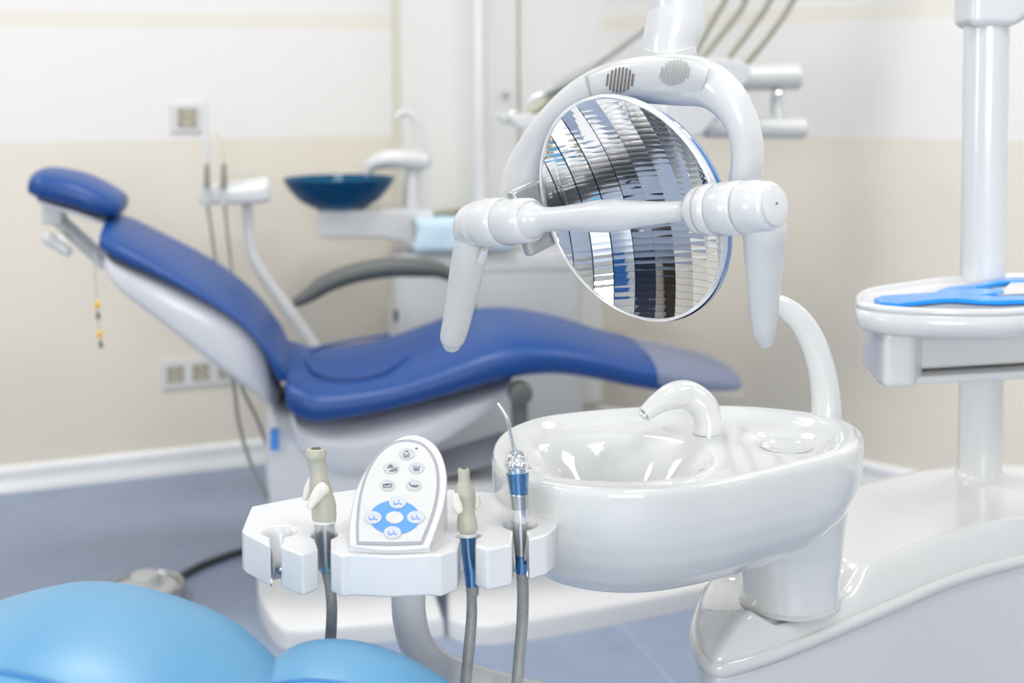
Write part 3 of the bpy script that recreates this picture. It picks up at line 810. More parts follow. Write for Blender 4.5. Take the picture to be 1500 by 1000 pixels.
# ================================================================== OPERATING LAMP
LC = at(918, 308, 1.2)
f_ = ray(918, 308).normalized()
r_ = (RR - f_ * RR.dot(f_)).normalized(); u_ = r_.cross(f_).normalized()
if u_.z < 0: u_ = -u_
LN = (r_ * -.641 + u_ * -.327 + f_ * -.695).normalized()
def lp(px, py, off=0.0): return onp(px, py, LC + LN * off, LN)
e1 = (lp(1130, 302) - lp(700, 327)).normalized(); e2 = LN.cross(e1)
if e2.z < 0: e2 = -e2
e2.normalize()
lamp = thing('operating_lamp', lp(918, 320, 0), 'white dental operating lamp with round faceted mirror and two hanging grips', 'lamp')
RL = .108
def bowl_z(u, v): return -.030 + 1.05 * (u * u + v * v) * 2.45  # concave paraboloid, back is negative
def facets(bm):
    edges = [-.108, -.092, -.073, -.052, -.028, -.003, .023, .048, .071, .091, .108]
    rows = 36; h = 2 * RL / rows
    sub = 2
    for ci in range(len(edges) - 1):
        u0, u1 = edges[ci], edges[ci + 1]; uc = (u0 + u1) / 2
        for ri in range(rows):
            v0 = -RL + ri * h; v1 = v0 + h; vc = (v0 + v1) / 2
            # facet clipped by the circle
            nu = 4
            us = [u0 + (u1 - u0) * k / nu for k in range(nu + 1)]
            pts = []
            cols = []
            for u in us:
                lim = math.sqrt(max(RL * RL - u * u, 0))
                a = max(min(v0, lim), -lim); b = max(min(v1, lim), -lim)
                cols.append((u, a, b))
            if all(b - a < 1e-6 for _, a, b in cols): continue
            # facet height: concave over the whole, every facet gently convex across its height and turned a little column by column
            def zf(u, v):
                base = bowl_z(uc, vc)
                du_, dv_ = u - uc, v - vc
                gu = 1.05 * 2.45 * 2 * uc * .85; gv = 1.05 * 2.45 * 2 * vc * .8
                return base + gu * du_ + gv * dv_ - .8 * du_ * du_ - 5 * dv_ * dv_
            nv = 4
            grid = []
            for u, a, b in cols:
                grid.append([bm.verts.new(LC + e1 * u + e2 * (a + (b - a) * k / nv) + LN * zf(u, a + (b - a) * k / nv)) for k in range(nv + 1)])
            for i in range(nu):
                for k in range(nv):
                    try: bm.faces.new((grid[i][k], grid[i + 1][k], grid[i + 1][k + 1], grid[i][k + 1]))
                    except ValueError: pass
def fac_link():
    bm = bmesh.new(); facets(bm)
    for f in list(bm.faces):
        if f.calc_area() < 1e-9: bm.faces.remove(f)
    origin = LC.copy()
    for v in bm.verts: v.co -= origin
    bmesh.ops.recalc_face_normals(bm, faces=bm.faces)
    me = bpy.data.meshes.new('reflector'); bm.to_mesh(me); bm.free(); me.shade_smooth()
    me.materials.append(MIRR)
    o = bpy.data.objects.new('reflector', me); C.objects.link(o); o.parent = lamp; o.location = origin - V(lamp.location); o['label'] = 'round mirror reflector of many small facets'
fac_link()
def rimm(bm):
    a, u, v = LN, e1, e2
    prof = [(RL - .0005, -.004), (RL - .0005, .0010), (RL + .001, .0020), (RL + .0022, .0010), (RL + .0024, -.005), (RL + .001, -.006)]
    rings = [[LC + a * h + (u * math.cos(2 * PI * q / 96) + v * math.sin(2 * PI * q / 96)) * r for q in range(96)] for r, h in prof]
    rings.append(rings[0]); 
    loft(bm, rings, False, False)
mk('reflector_rim', rimm, mat('clear_rim', (.85, .86, .87), .08, coat=1.0, metal=.3), lamp, auto=50)
def shell(bm):
    prof = [(RL + .0008, -.0045), (RL + .0010, -.011), (RL - .004, -.020), (RL * .8, -.032), (RL * .5, -.040), (.001, -.042)]
    rings = [[LC - e2 * .0035 + LN * h + (e1 * math.cos(2 * PI * q / 64) + e2 * math.sin(2 * PI * q / 64)) * r for q in range(64)] for r, h in prof]
    loft(bm, rings, False, True)
mk('reflector_shell', shell, mat('shell_blue', (.06, .22, .55), .15, coat=.6), lamp, auto=50, label='blue-edged back shell')
# yoke arch
AO = -.030
arch = [(757, 298, 28), (767, 256, 25), (784, 218, 23), (803, 189, 23), (828, 162, 25), (853, 143, 28), (884, 127, 30), (930, 118, 33), (985, 117, 36), (1032, 122, 32), (1066, 146, 24), (1088, 184, 18), (1095, 228, 18.5), (1092, 268, 19.5)]
def s_at(px, py, off=0): return (lp(px, py, off) - EYE).dot(FF) / FP
yk = {}
def archm(bm):
    pts = [lp(x, y, AO) for x, y, r in arch]
    rad = []
    for i, (x, y, r) in enumerate(arch):
        # pixel radius measured across the path: convert through the plane
        x0, y0, _ = arch[max(i - 1, 0)]; x1, y1, _ = arch[min(i + 1, len(arch) - 1)]
        tx, ty = x1 - x0, y1 - y0; L = math.hypot(tx, ty); nx, ny = -ty / L, tx / L
        a = lp(x + nx * r, y + ny * r, AO); b = lp(x - nx * r, y - ny * r, AO)
        rad.append(min((a - b).length / 2, .0235) if i not in (7, 8, 9) else min((a - b).length / 2, .0245))
    yk['rad'] = rad
    tube(bm, pts, rad, 32, 8, ref=LN, rad2=[.017, .015, .014, .014, .014, .0145, .015, .015, .0155, .016, .0165, .016, .016, .017])
mk('yoke', archm, W_LAMP, lamp, auto=60)
# vent panel: thin curved plate following the front of the arch
def venthelp(px, py, off): return lp(px, py, off)
VN = {}
def arch_surface(px, py):
    """front surface offset of the arch at a pixel"""
    best = None
    pts = cr([[x, y, r] for x, y, r in arch], 10)
    for x, y, r in pts:
        d = math.hypot(px - x, py - y)
        if best is None or d < best[0]: best = (d, r)
    k = min(best[0] / best[1], .985)
    return AO + .0152 * math.sqrt(1 - k * k)
def vpanel(bm):
    # grid between upper and lower edge
    top = cr([(858, 112), (900, 93), (940, 86), (985, 84), (1022, 89), (1040, 99)], 6)
    bot = cr([(866, 142), (905, 147), (945, 150), (985, 152), (1012, 152), (1022, 148)], 6)
    rows = []
    for a, b in zip(top, bot):
        rows.append([lp(a[0] + (b[0] - a[0]) * k / 10, a[1] + (b[1] - a[1]) * k / 10, arch_surface(a[0] + (b[0] - a[0]) * k / 10, a[1] + (b[1] - a[1]) * k / 10) + .0012) for k in range(11)])
    loft(bm, rows, False, False, closed=False)
vp = mk('vent_panel', vpanel, mat('vent_panel_grey', (.61, .615, .61), .3, coat=.2), lamp, auto=0, label='pale grey vent panel')
s = vp.modifiers.new('solid', 'SOLIDIFY'); s.thickness = .002; s.offset = 0
def vent(cx, cy, rx, ry, nslit, shear, m):
    def f(bm):
        for k in range(nslit):
            t = (k + .5) / nslit * 2 - 1
            hh = math.sqrt(max(1 - t * t, 0)) * ry
            xc = cx + t * rx
            a = (xc + shear * hh, cy - hh); b = (xc - shear * hh, cy + hh); w = rx / nslit * .46
            row = []
            for j in range(7):
                q = j / 6
                x = a[0] + (b[0] - a[0]) * q; y = a[1] + (b[1] - a[1]) * q
                off = arch_surface(x, y) + .0032
                row.append([lp(x - w, y, off), lp(x + w, y, off), lp(x + w, y, off - .0004), lp(x - w, y, off - .0004)])
            loft(bm, row)
    return f
mk('vent_grille', vent(908, 117, 21, 19, 8, .12, 0), mat('vent_dark', (.16, .13, .12), .6), vp, smooth=False)
mk('vent_grille', vent(988, 106, 22, 19, 9, .22, 0), mat('vent_grey', (.40, .39, .38), .6), vp, smooth=False)
# cross bar and rings on one axis in front of the mirror
BO = .036
def bp_(px):  # axis point by pixel x
    k = (px - 700) / 430.0
    return lp(px, 327 - 25 * k, BO)
def prad(px, r): return r * (bp_(px) - EYE).dot(FF) / FP
def bar(bm):
    P = [(778, 27), (786, 25), (800, 18.5), (825, 18.5), (850, 21), (880, 24), (905, 23.5), (930, 20.5), (960, 17.5), (990, 16), (1005, 17), (1014, 24), (1020, 32), (1026, 36), (1034, 38)]
    tube(bm, [bp_(x) for x, r in P], [prad(x, r) for x, r in P], 40, 4)
mk('cross_bar', bar, W_LAMP, lamp, auto=50)
def ring(x0, x1, r0, r1, name='joint_ring', m=None):
    def f(bm):
        a = bp_(x0); b = bp_(x1); ax = b - a; L = ax.length; e = .0015
        ra, rb = prad(x0, r0), prad(x1, r1)
        lathe(bm, a, ax, [(ra - .003, 0), (ra - .0008, e * .5), (ra, e * 1.3), (rb, L - e * 1.3), (rb - .0008, L - e * .5), (rb - .003, L)], 48)
    mk(name, f, m or W_LAMP, lamp, auto=60)
ring(741, 779, 35, 33); ring(708, 740, 36, 36)
ring(1035, 1052, 38.5, 39.5); ring(1053, 1090, 39.5, 40.5)
# left knuckle: rounded elbow between ring and grip
def lk(bm):
    a = bp_(708); b = bp_(690)
    P = [a, bp_(698), bp_(690)]
    tube(bm, [bp_(710), bp_(700), bp_(692), lp(688, 338, BO - .002), lp(686, 352, BO - .004)], [prad(700, v) for v in (34, 33, 28, 25, 20)], 32, 5, round1=True)
mk('knuckle', lk, W_LAMP, lamp, auto=0)
def rk(bm):
    a = bp_(1091); b = bp_(1134); ax = b - a; L = ax.length
    ra = prad(1091, 40); rb = prad(1130, 37)
    lathe(bm, a, ax, [(ra - .003, 0), (ra, .002), (ra, L * .5), (rb, L * .88), (rb - .002, L * .97), (rb - .005, L), (.001, L + .001)], 48)
mk('knuckle', rk, W_LAMP, lamp, auto=50)
def capm(bm):
    a = bp_(1134); ax = (bp_(1134) - bp_(1091)).normalized(); rb = prad(1130, 29)
    lathe(bm, a + ax * .0005, ax, [(rb, 0), (rb, .0014), (rb - .001, .002), (.001, .002)], 40)
cpo = mk('knuckle_cap', capm, W_LAMP, lamp, auto=50)
def capdots(bm):
    ax = (bp_(1134) - bp_(1091)).normalized()
    for dx, dz in ((.0, .002), (.0045, -.004)):
        pt = bp_(1134) + ax * .0026 + V((0, 0, dz)) + e2.cross(ax) * dx
        lathe(bm, pt, ax, [(.0011, 0), (.0011, .0003)], 10)
mk('cap_screw', capdots, DARK, cpo)
# grips
def gripm(P, off0, nn=.85):
    def f(bm):
        tube(bm, [lp(x, y, off0) for x, y, r in P], [r * (lp(x, y, off0) - EYE).dot(FF) / FP for x, y, r in P], 32, 5, ref=LN, rad2=[r * nn * (lp(x, y, off0) - EYE).dot(FF) / FP for x, y, r in P], round1=True)
    return f
g1 = mk('grip', gripm([(690, 342, 23), (690, 362, 25.5), (685, 390, 25.5), (677, 430, 23), (669, 470, 20.5), (663, 494, 18.5), (662, 502, 14)], BO - .003, 1.0), W_GREY, lamp, auto=0)
g2 = mk('grip', gripm([(1120, 316, 27), (1120, 335, 32), (1119, 370, 29), (1119, 420, 24.5), (1119, 460, 20.5), (1120, 485, 16.5), (1122, 500, 10)], BO - .003, 1.0), W_GREY, lamp, auto=0)
def butt(bm):
    a = lp(709, 366, BO + .006); b = lp(703, 384, BO + .006); tube(bm, [a, b], .0045, 4, 1, ref=LN, rad2=.004, smoothpath=False)
mk('grip_button', butt, W_LAMP, g1, bevel=.001)
def hinge(bm):
    c = lp(782, 318, .012); box(bm, c, e1 * .006, e2 * .034, LN * .022)
mk('hinge_bracket', hinge, mat('grey_metal_plate', (.45, .46, .47), .35, metal=.6), lamp, bevel=.004)
# neck and arm
nd = -.052
def neck(bm):
    tube(bm, [lp(984, 94, nd), lp(981, 82, nd), lp(980, 66, nd)], [.0235, .0245, .024], 36, 3)
mk('neck', neck, W_LAMP, lamp, auto=60)
top = lp(990, -30, nd)
def elbow(bm):
    P = [(978, 82, 37.5), (982, 60, 40.5), (988, 38, 42.5), (991, 14, 41), (990, -5, 39)]
    a = [lp(x, y, nd) for x, y, r in P]
    dd = (a[0] - EYE).dot(FF)
    a = [at(x, y, dd) for x, y, r in P]
    tube(bm, a, [r * dd / FP for *_, r in P], 40, 5)
    yk['end'] = a[-1]
mk('elbow', elbow, W_LAMP, lamp, auto=60)
def uparm(bm):
    e = yk['end']; q = V((cbase.x - .02, cbase.y - .07, 1.62))
    tube(bm, [e - V((0, 0, .01)), e + V((0, 0, .12)), e + V((.03, .03, .26)), e + V((.12, .12, .34)), (e + q) / 2 + V((0, 0, .27)), q + V((0, 0, .10)), V((cbase.x, cbase.y, 1.71))], [.0255, .0255, .026, .026, .026, .026, .026], 28, 6)
mk('upper_arm', uparm, W_LAMP, lamp, auto=60)

# ================================================================== NEAR HOLDER WITH KEYPAD
ZH = .806
HHT = .036
def c2(x, y): return (340 + x * .44, 560 + y * .44)
hold = thing('assistant_holder', V((atz(590, 800, ZH).x, atz(590, 760, ZH).y, ZH - HHT)), 'white instrument holder with a blue-ringed keypad on a curved white arm', 'instrument holder')
slots = [(412, 777), (474, 777), (688, 775), (763, 768)]
front = [[(-1)], ]
def arc_slot(cx, cy, ex0, ex1, R=.0152, deg0=-112, deg1=-68):
    """points of a round slot open to the front, from its left lip to its right lip (going round the back)"""
    c = atz(cx, cy, ZH); pts = []
    n = 18
    for i in range(n + 1):
        a = math.radians(deg0 - (360 - (deg1 - deg0)) * i / n)
        pts.append(V((c.x + math.cos(a) * R, c.y + math.sin(a) * R, 0)))
    return pts
def H(x, y):
    p = atz(x, y, ZH); return V((p.x, p.y, 0))
foot_poly = []
foot_poly += [H(368, 741), H(354, 776), H(359, 781), H(396, 800)]
foot_poly += arc_slot(410, 778, 0, 0, .0152)
foot_poly += [H(411, 800), H(443, 812), H(466, 803)]
foot_poly += arc_slot(475, 783, 0, 0, .0112, -128, -52)
foot_poly += [H(484, 806), H(500, 813), H(516, 811), H(572, 814), H(628, 811), H(645, 813), H(670, 804)]
foot_poly += arc_slot(686, 783, 0, 0, .0108, -128, -52)
foot_poly += [H(696, 798), H(714, 804), H(750, 797)]
foot_poly += arc_slot(761, 768, 0, 0, .0152)
foot_poly += [H(775, 790), H(800, 783), H(817, 770), H(817, 734), H(740, 722), H(660, 716), H(520, 716), H(440, 727)]
def hbody(bm):
    prism(bm, [p + V((0, 0, ZH - HHT)) for p in foot_poly], V((0, 0, HHT)))
mk('holder_body', hbody, W_HOLD, hold, bevel=.0022, seg=3)
# keypad wedge
TILT = math.radians(27)
kp0 = atz(572, 806, ZH + .004); KN = V((0, -math.sin(TILT), math.cos(TILT)))
def kpt(px, py, off=0.0): return onp(px, py, kp0 + KN * off, KN)
kout = [(512, 800), (512, 770), (516, 740), (524, 712), (540, 682), (562, 657), (582, 643), (602, 637), (622, 641), (640, 655), (651, 678), (655, 706), (651, 738), (642, 768), (629, 803), (600, 806), (572, 807), (540, 805)]
def smooth_out(pts, n=4):
    left = pts[:15]; bot = pts[14:] + [pts[0]]
    a = cr(left, n); b = cr(bot, 2)
    return [V((x, y)) for x, y in a] + [V((x, y)) for x, y in b[1:-1]]
ko = smooth_out(kout)
def kwedge(bm):
    c = V((sum(p.x for p in ko) / len(ko), sum(p.y for p in ko) / len(ko)))
    def sc_(s): return [(c.x + (p.x - c.x) * s, c.y + (p.y - c.y) * s) for p in ko]
    base = [kpt(p.x, p.y, 0) for p in ko]
    r0 = [V((p.x, p.y, ZH - .012)) for p in base]
    r1 = [kpt(x, y, -.0045) for x, y in sc_(1.0)]
    r2 = [kpt(x, y, -.001) for x, y in sc_(.993)]
    r3 = [kpt(x, y, 0) for x, y in sc_(.97)]
    r4 = [kpt(x, y, -.0002) for x, y in sc_(.93)]
    r0 = [V((p.x, p.y, min(ZH - .012, p.z - .001))) for p in r1]
    loft(bm, [r0, r1, r2, r3, r4])
    # shoulders: sloping white cheeks flanking the keypad
mk('keypad_housing', kwedge, W_HOLD, hold, auto=35)
def cheek(px, py0, py1, w0, w1):
    def f(bm):
        pts = []
        a0 = kpt(px[0], px[1], -.001)
        poly = [V((p.x, p.y, z)) for p, z in px[2]]
    return f
def cf(x, y): return (500 + x * .2, 620 + y * .2)
def plate_on_pad(name, pts, off, th, m, parent, smooth=True, **k):
    def f(bm): prism(bm, [kpt(*p, off) for p in pts], KN * th)
    return mk(name, f, m, parent, smooth=False, **k)
gin = [(112, 886), (107, 780), (112, 680), (125, 560), (150, 450), (190, 340), (250, 240), (320, 170), (400, 130), (490, 119), (580, 138), (650, 195), (700, 290), (718, 400), (712, 520), (690, 630), (650, 750), (595, 884)]
kl = [V(p) for p in cr([cf(*p) for p in gin], 4)]
kl_b = [V(p) for p in cr([cf(*gin[-1]), cf(480, 890), cf(360, 893), cf(240, 890), cf(*gin[0])], 3)][1:-1]
gout = kl + kl_b
gc = V((sum(p.x for p in gout) / len(gout), sum(p.y for p in gout) / len(gout)))
plate_on_pad('panel_border', gout, .0002, .0004, PGREY, hold, label='grey line around the keypad')
def shrink(poly, d):
    out = []
    n = len(poly)
    for i in range(n):
        t = poly[(i + 1) % n] - poly[i - 1]; t = V((t.x, t.y)).normalized(); nr = V((-t.y, t.x))
        if nr.dot(gc - poly[i]) < 0: nr = -nr
        out.append(poly[i] + nr * d)
    return out
memb = plate_on_pad('membrane', shrink(gout, 4.2), .0003, .0006, MEMB, hold)
def ell(cx, cy, rx, ry, n=32, sh=0.0): return [(cx + rx * math.cos(2 * PI * q / n) + sh * ry * math.sin(2 * PI * q / n), cy + ry * math.sin(2 * PI * q / n)) for q in range(n)]
rc = cf(391, 690)
plate_on_pad('direction_ring', ell(rc[0], rc[1], 37, 24.8, 48), .0009, .0004, RINGB, hold, label='blue ring between the arrow buttons')
plate_on_pad('ring_centre', ell(rc[0], rc[1], 12.8, 8.7, 32), .0012, .0004, MEMB, hold)
def stroke(bm, pts, w, off):
    for a, b in zip(pts, pts[1:]):
        A = kpt(*cf(*a), off); Bp = kpt(*cf(*b), off); d = (Bp - A)
        if d.length < 1e-7: continue
        s = d.normalized().cross(KN) * w
        prism(bm, [A - s, Bp - s, Bp + s, A + s], KN * .00025)
btns = [((480, 225), [[(458, 215), (460, 245), (492, 245), (496, 215)], [(468, 232), (486, 232)], [(470, 208), (476, 200), (484, 208), (488, 200)]], ICONG),
        ((365, 330), [[(345, 312), (360, 303), (376, 312), (345, 312)], [(335, 322), (382, 322)], [(355, 350), (405, 345), (404, 325), (355, 350)]], ICONG),
        ((550, 328), [[(532, 310), (534, 344), (564, 344), (570, 312)], [(540, 332), (560, 332)], [(548, 312), (550, 322)]], ICONG),
        ((340, 456), [[(308, 446), (365, 443), (372, 455), (362, 467), (308, 467), (308, 446)], [(318, 452), (350, 450)]], ICONG),
        ((530, 455), [[(497, 437), (512, 456), (565, 454), (545, 466), (512, 460)]], ICONG)]
cicon = lambda x, y: [[(x - 30, y - 12), (x - 24, y + 14), (x + 4, y + 6), (x + 18, y + 6), (x + 32, y + 14)], [(x + 8, y - 18), (x + 6, y - 4)]]
for (x, y) in ((412, 580), (545, 690), (375, 802), (232, 692)):
    btns.append(((x, y), cicon(x, y), RINGB))
for i, ((x, y), strokes, m_) in enumerate(btns):
    p = cf(x, y); blue = i > 4
    rx, ry = (12.2, 8.6) if not blue else (12.8, 9.0)
    if blue: 
        b0 = plate_on_pad('button', ell(p[0], p[1], rx, ry), .0010, .0010, mat('button_light', (.54, .57, .62), .3), hold, bevel=.0003)
    else:
        b0 = plate_on_pad('button', ell(p[0], p[1], rx - .5, ry - .3), .0008, .0008, BTN, hold, bevel=.0003)
    def f(bm, strokes=strokes):
        for s_ in strokes: stroke(bm, s_, .00045, .0021 if blue else .0017)
    mk('button_icon', f, m_, b0, smooth=False)
plate_on_pad('indicator_light', ell(*cf(550, 184), 2.0, 1.3, 16), .0009, .0004, mat('indicator_brown', (.18, .14, .08), .4), hold)
# spring clips in the slots
for (x, y) in ((391, 0), (763, 1)):
    pass
def funnel(cx, cy):
    c = H(cx, cy)
    def arc(bm, prof, a0, a1, n=28):
        rows = []
        for r, h in prof:
            rows.append([V((c.x + r * math.cos(math.radians(a0 + (a1 - a0) * k / n)), c.y + r * math.sin(math.radians(a0 + (a1 - a0) * k / n)), h)) for k in range(n + 1)])
        loft(bm, rows, False, False, closed=False)
    o = mk('slot_cup', lambda bm: arc(bm, [(.0152, ZH - .001), (.0138, ZH - .008), (.0105, ZH - .018), (.0088, ZH - .030), (.0086, ZH - .036)], -62, 242), W_HOLD, hold, auto=0)
    q = o.modifiers.new('solid', 'SOLIDIFY'); q.thickness = .0008
    o = mk('slot_liner', lambda bm: arc(bm, [(.0098, ZH - .028), (.0100, ZH - .044), (.0112, ZH - .046)], -50, 230), STEEL, hold, auto=0, label='thin metal liner')
    q = o.modifiers.new('solid', 'SOLIDIFY'); q.thickness = .0008
funnel(410, 778); funnel(761, 768)
# carrying arm
def harm(bm):
    c0 = atz(600, 800, ZH - HHT)
    d0 = (c0 - EYE).dot(FF) - .0
    P = [(597, 820), (598, 865), (600, 905), (611, 945), (640, 975), (700, 1000), (800, 1024), (900, 1052), (1010, 1085), (1060, 1098)]
    dd = [d0 + .0, d0, d0, d0, d0 + .005, d0 + .02, d0 + .045, d0 + .07, d0 + .10, d0 + .14]
    tube(bm, [at(x, y, d) for (x, y), d in zip(P, dd)], [.0158] * 4 + [.0152] * 6, 32, 6)
mk('support_arm', harm, W_PLAST, hold, auto=0)

# instruments in the holder ----------------------------------------
def suction(name, label, pts, rad, base, hose, lever, cut, d0, sleeve_m, big):
    """pts: beige body control points (px,py,r px), base: metal sleeve, hose: path"""
    root = thing(name, at(base[-1][0], base[-1][1], d0), label, 'suction handpiece')
    conv = lambda r: r * d0 / FP
    mk('rubber_body', lambda bm: tube(bm, [at(x, y, d0) for x, y, r in pts], [conv(r) for x, y, r in pts], 36, 6), BEIGE, root, auto=50)
    x, y, r = pts[0]; x1, y1, _ = pts[1]
    ax = (at(x, y, d0) - at(x1, y1, d0)).normalized()
    mk('opening', lambda bm: lathe(bm, at(x, y, d0) + ax * .0001, ax, [(conv(r) * .62, 0), (conv(r) * .62, .0003)], 24), mat('opening_brown', (.10, .075, .05), .7), root)
    def lev(bm):
        for s, off in ((1, -.013), (-1, .011)):
            P = lever[0] if s == 1 else lever[1]
            tube(bm, [at(a, b, d0 + off) for a, b, c in P], [conv(c) for *_, c in P], 20, 5, ref=V((0, 1, 0)), rad2=.0035, round0=True, round1=True)
    mk('lever', lev, CREAM, root, auto=0, label='cream thumb lever')
    mk('collar', lambda bm: tube(bm, [at(x, y, d0) for x, y, r in cut], [conv(r) for *_, r in cut], 32, 3), W_PLAST, root, auto=50)
    mk('metal_sleeve', lambda bm: tube(bm, [at(x, y, d0) for x, y, r in base], [conv(r) for *_, r in base], 32, 5), sleeve_m, root, auto=50)
    mk('hose', lambda bm: tube(bm, [at(x, y, d0 + o_) for x, y, r, o_ in hose], [conv(r) for x, y, r, o_ in hose], 24, 6), HOSE, root, auto=0)
    return root
dA = (atz(474, 777, ZH) - EYE).dot(FF)
suction('suction_handpiece', 'wide beige suction handpiece with cream lever, left of the keypad', [(463, 657, 12), (463, 659, 14.5), (463, 668, 15.5), (464, 677, 12.5), (466, 690, 12.2), (468, 705, 14), (471, 725, 16.5), (474, 740, 18), (475, 758, 17.8), (475, 761, 16)], None,
        [(475, 762, 15.5), (476, 780, 14.5), (477, 800, 13), (478, 820, 11.5), (479, 836, 10.2)],
        [(479, 836, 8.5, 0), (481, 848, 7.6, 0), (484, 862, 8, 0), (486, 895, 8, .0), (484, 940, 8.5, .01), (480, 1000, 8.5, .03), (470, 1100, 8.5, .08)],
        ([(455, 741, 5), (461, 730, 8), (470, 718, 10), (475, 714, 10)], [(448, 728, 5), (452, 716, 7), (456, 704, 6)]),
        [(475, 760, 17), (475, 764, 17.4)], None or dA, STEEL, True)
dB = (atz(686, 775, ZH) - EYE).dot(FF)
suction('suction_handpiece', 'slim beige suction handpiece with chrome sleeve, blue reflection painted in, right of the keypad', [(679, 686, 7), (679, 688, 8.5), (679.5, 695, 8.8), (680, 704, 9), (680, 714, 13), (681, 724, 15), (682, 738, 12.5), (683, 752, 12.5), (684, 763, 14.5), (685, 776, 15), (685, 780, 13)], None,
        [(685, 782, 14), (686, 800, 13), (689, 825, 11.5), (691, 845, 10.5), (692, 857, 10.5)],
        [(692, 857, 9.5, 0), (692, 868, 9.2, 0), (691, 872, 7.5, 0), (691, 900, 8, 0), (688, 940, 8.3, -.005), (684, 980, 8.3, -.01), (680, 1020, 8.3, -.02), (670, 1120, 8.3, 0)],
        ([(668, 727, 5), (669, 738, 8), (672, 747, 7)], [(699, 727, 4), (699, 738, 5), (697, 744, 3)]),
        [(685, 779, 14.5), (685, 784, 14.7)], dB, BLUE_REFL, False)
dC = (atz(762, 768, ZH) - EYE).dot(FF)
syr = thing('air_water_syringe', at(766, 838, dC), 'chrome air water syringe with bent nozzle in the rightmost holder slot', 'dental syringe')
cv = lambda r: r * dC / FP
def tl(pts, seg=28, n=5, **k): return lambda bm: tube(bm, [at(x, y, dC) for x, y, r in pts], [cv(r) for *_, r in pts], seg, n, **k)
mk('nozzle', tl([(729, 590, 2.2), (736, 600, 2.5), (744, 615, 2.8), (747, 630, 2.8), (751, 648, 3.0), (755, 663, 3.6)], 16), CHROME, syr)
mk('head', tl([(754, 662, 9), (755, 666, 14), (757, 674, 17.5), (758, 684, 17.5), (758, 692, 16)]), CHROME, syr, auto=0)
for x, y in ((751, 680), (764, 680)):
    mk('button', lambda bm: tube(bm, [at(x, y, dC - .006), at(x, y + 1, dC - .0125)], cv(7.5), 24, 1, round1=True, smoothpath=False), CHROME, syr, auto=60)
mk('upper_sleeve', tl([(758, 691, 16.8), (759, 705, 15.6), (760, 722, 13.5)]), BLUE_REFL, syr, auto=50, label='chrome upper sleeve, blue reflection painted in')
mk('ring', tl([(760, 722, 13.8), (760, 726, 13.9), (761, 744, 13.2)]), STEEL, syr, auto=50)
mk('handle', tl([(761, 744, 13), (762, 760, 11.5), (763, 780, 10.5), (764, 800, 10.3), (764, 812, 10.8)]), CHROME, syr, auto=50)
mk('lower_sleeve', tl([(764, 812, 10.4), (765, 826, 10), (765, 838, 9.8)]), BLUE_REFL, syr, auto=50, label='chrome lower sleeve, blue reflection painted in')
mk('hose', lambda bm: tube(bm, [at(x, y, dC + o_) for x, y, o_ in ((765, 837, 0), (766, 870, 0), (765, 910, 0), (761, 960, -.005), (757, 1010, -.01), (750, 1110, 0))], cv(8.6), 24, 6), HOSE, syr, auto=0)

# ================================================================== NEAR LIGHT BLUE CHAIR
near = thing('near_dental_chair', V((-.35, .80, .45)), 'sky blue cushioned dental chair in the near left corner of the view', 'dental chair')
def lens(bm, prof, d0, dthick, lean=0.0, seg=40, e=.75):
    """cushion whose upper outline is traced at its ridge; it falls away in front and behind"""
    rows = cr(prof, 5); rings = []
    for px, py, th, dep, dd in rows:
        top = at(px, py, d0 + dd)
        ring = []
        for q in range(seg):
            a = 2 * PI * q / seg; ca = sgnp(math.cos(a), e); sa = sgnp(math.sin(a), e)
            ring.append(top + V((0, ca * dep, -th + sa * th)) + V((0, 0, -lean * ca * dep)))
        rings.append(ring)
    loft(bm, rings)
NP1 = [(-190, 1050, .01, .03, 0), (-150, 985, .05, .10, 0), (-80, 935, .075, .13, 0), (0, 911, .085, .145, 0), (70, 902, .09, .15, 0), (150, 911, .09, .15, 0), (225, 932, .085, .145, 0), (285, 957, .08, .14, 0), (343, 991, .07, .125, 0), (392, 1028, .055, .10, 0), (425, 1064, .035, .07, 0), (440, 1094, .01, .02, 0)]
NP2 = [(376, 1010, .008, .02, 0), (386, 990, .03, .05, 0), (420, 972, .045, .075, 0), (470, 965, .05, .08, 0), (530, 972, .05, .08, 0), (590, 992, .045, .075, 0), (650, 1026, .04, .07, 0), (700, 1062, .02, .05, 0), (720, 1090, .005, .01, 0)]
mk('backrest_cushion', lambda bm: lens(bm, NP1, .95, .15), LBLUE, near, auto=0)
mk('side_cushion', lambda bm: lens(bm, NP2, 1.0, .1), LBLUE, near, auto=0)
def welt(prof, d0, ang, ang2, i0, i1, off):
    def f(bm):
        rows = cr(prof, 5)[i0:i1]; pts = []
        for k_, (px, py, th, dep, dd) in enumerate(rows):
            a = math.radians(ang + ang2 * k_ / len(rows)); ca = sgnp(math.cos(a), .75); sa = sgnp(math.sin(a), .75)
            pts.append(at(px, py, d0 + dd) + V((0, ca * dep, -th + sa * th)))
        tube(bm, pts, off, 8, 1, smoothpath=False)
    return f
mk('piping', welt(NP1, .95, 104, 30, 3, 50, .0022), LSEAM, near, auto=0)
mk('piping', welt(NP2, 1.0, 106, 4, 4, 36, .0018), LSEAM, near, auto=0)
def under_shell(bm):
    lens(bm, [(a, b + 200, c * .7, d * .85, e) for a, b, c, d, e in NP1[1:-1]], .95, .1, e=.6)
mk('cushion_shell', under_shell, W_SHELL, near, auto=0)
def nbase(bm):
    c = at(200, 1200, .97); box(bm, V((c.x, c.y, .29)), V((.12, 0, 0)), V((0, .09, 0)), V((0, 0, .29)))
mk('chair_pedestal', nbase, W_SHELL, near, bevel=.03)
near.location.z = near.location.z

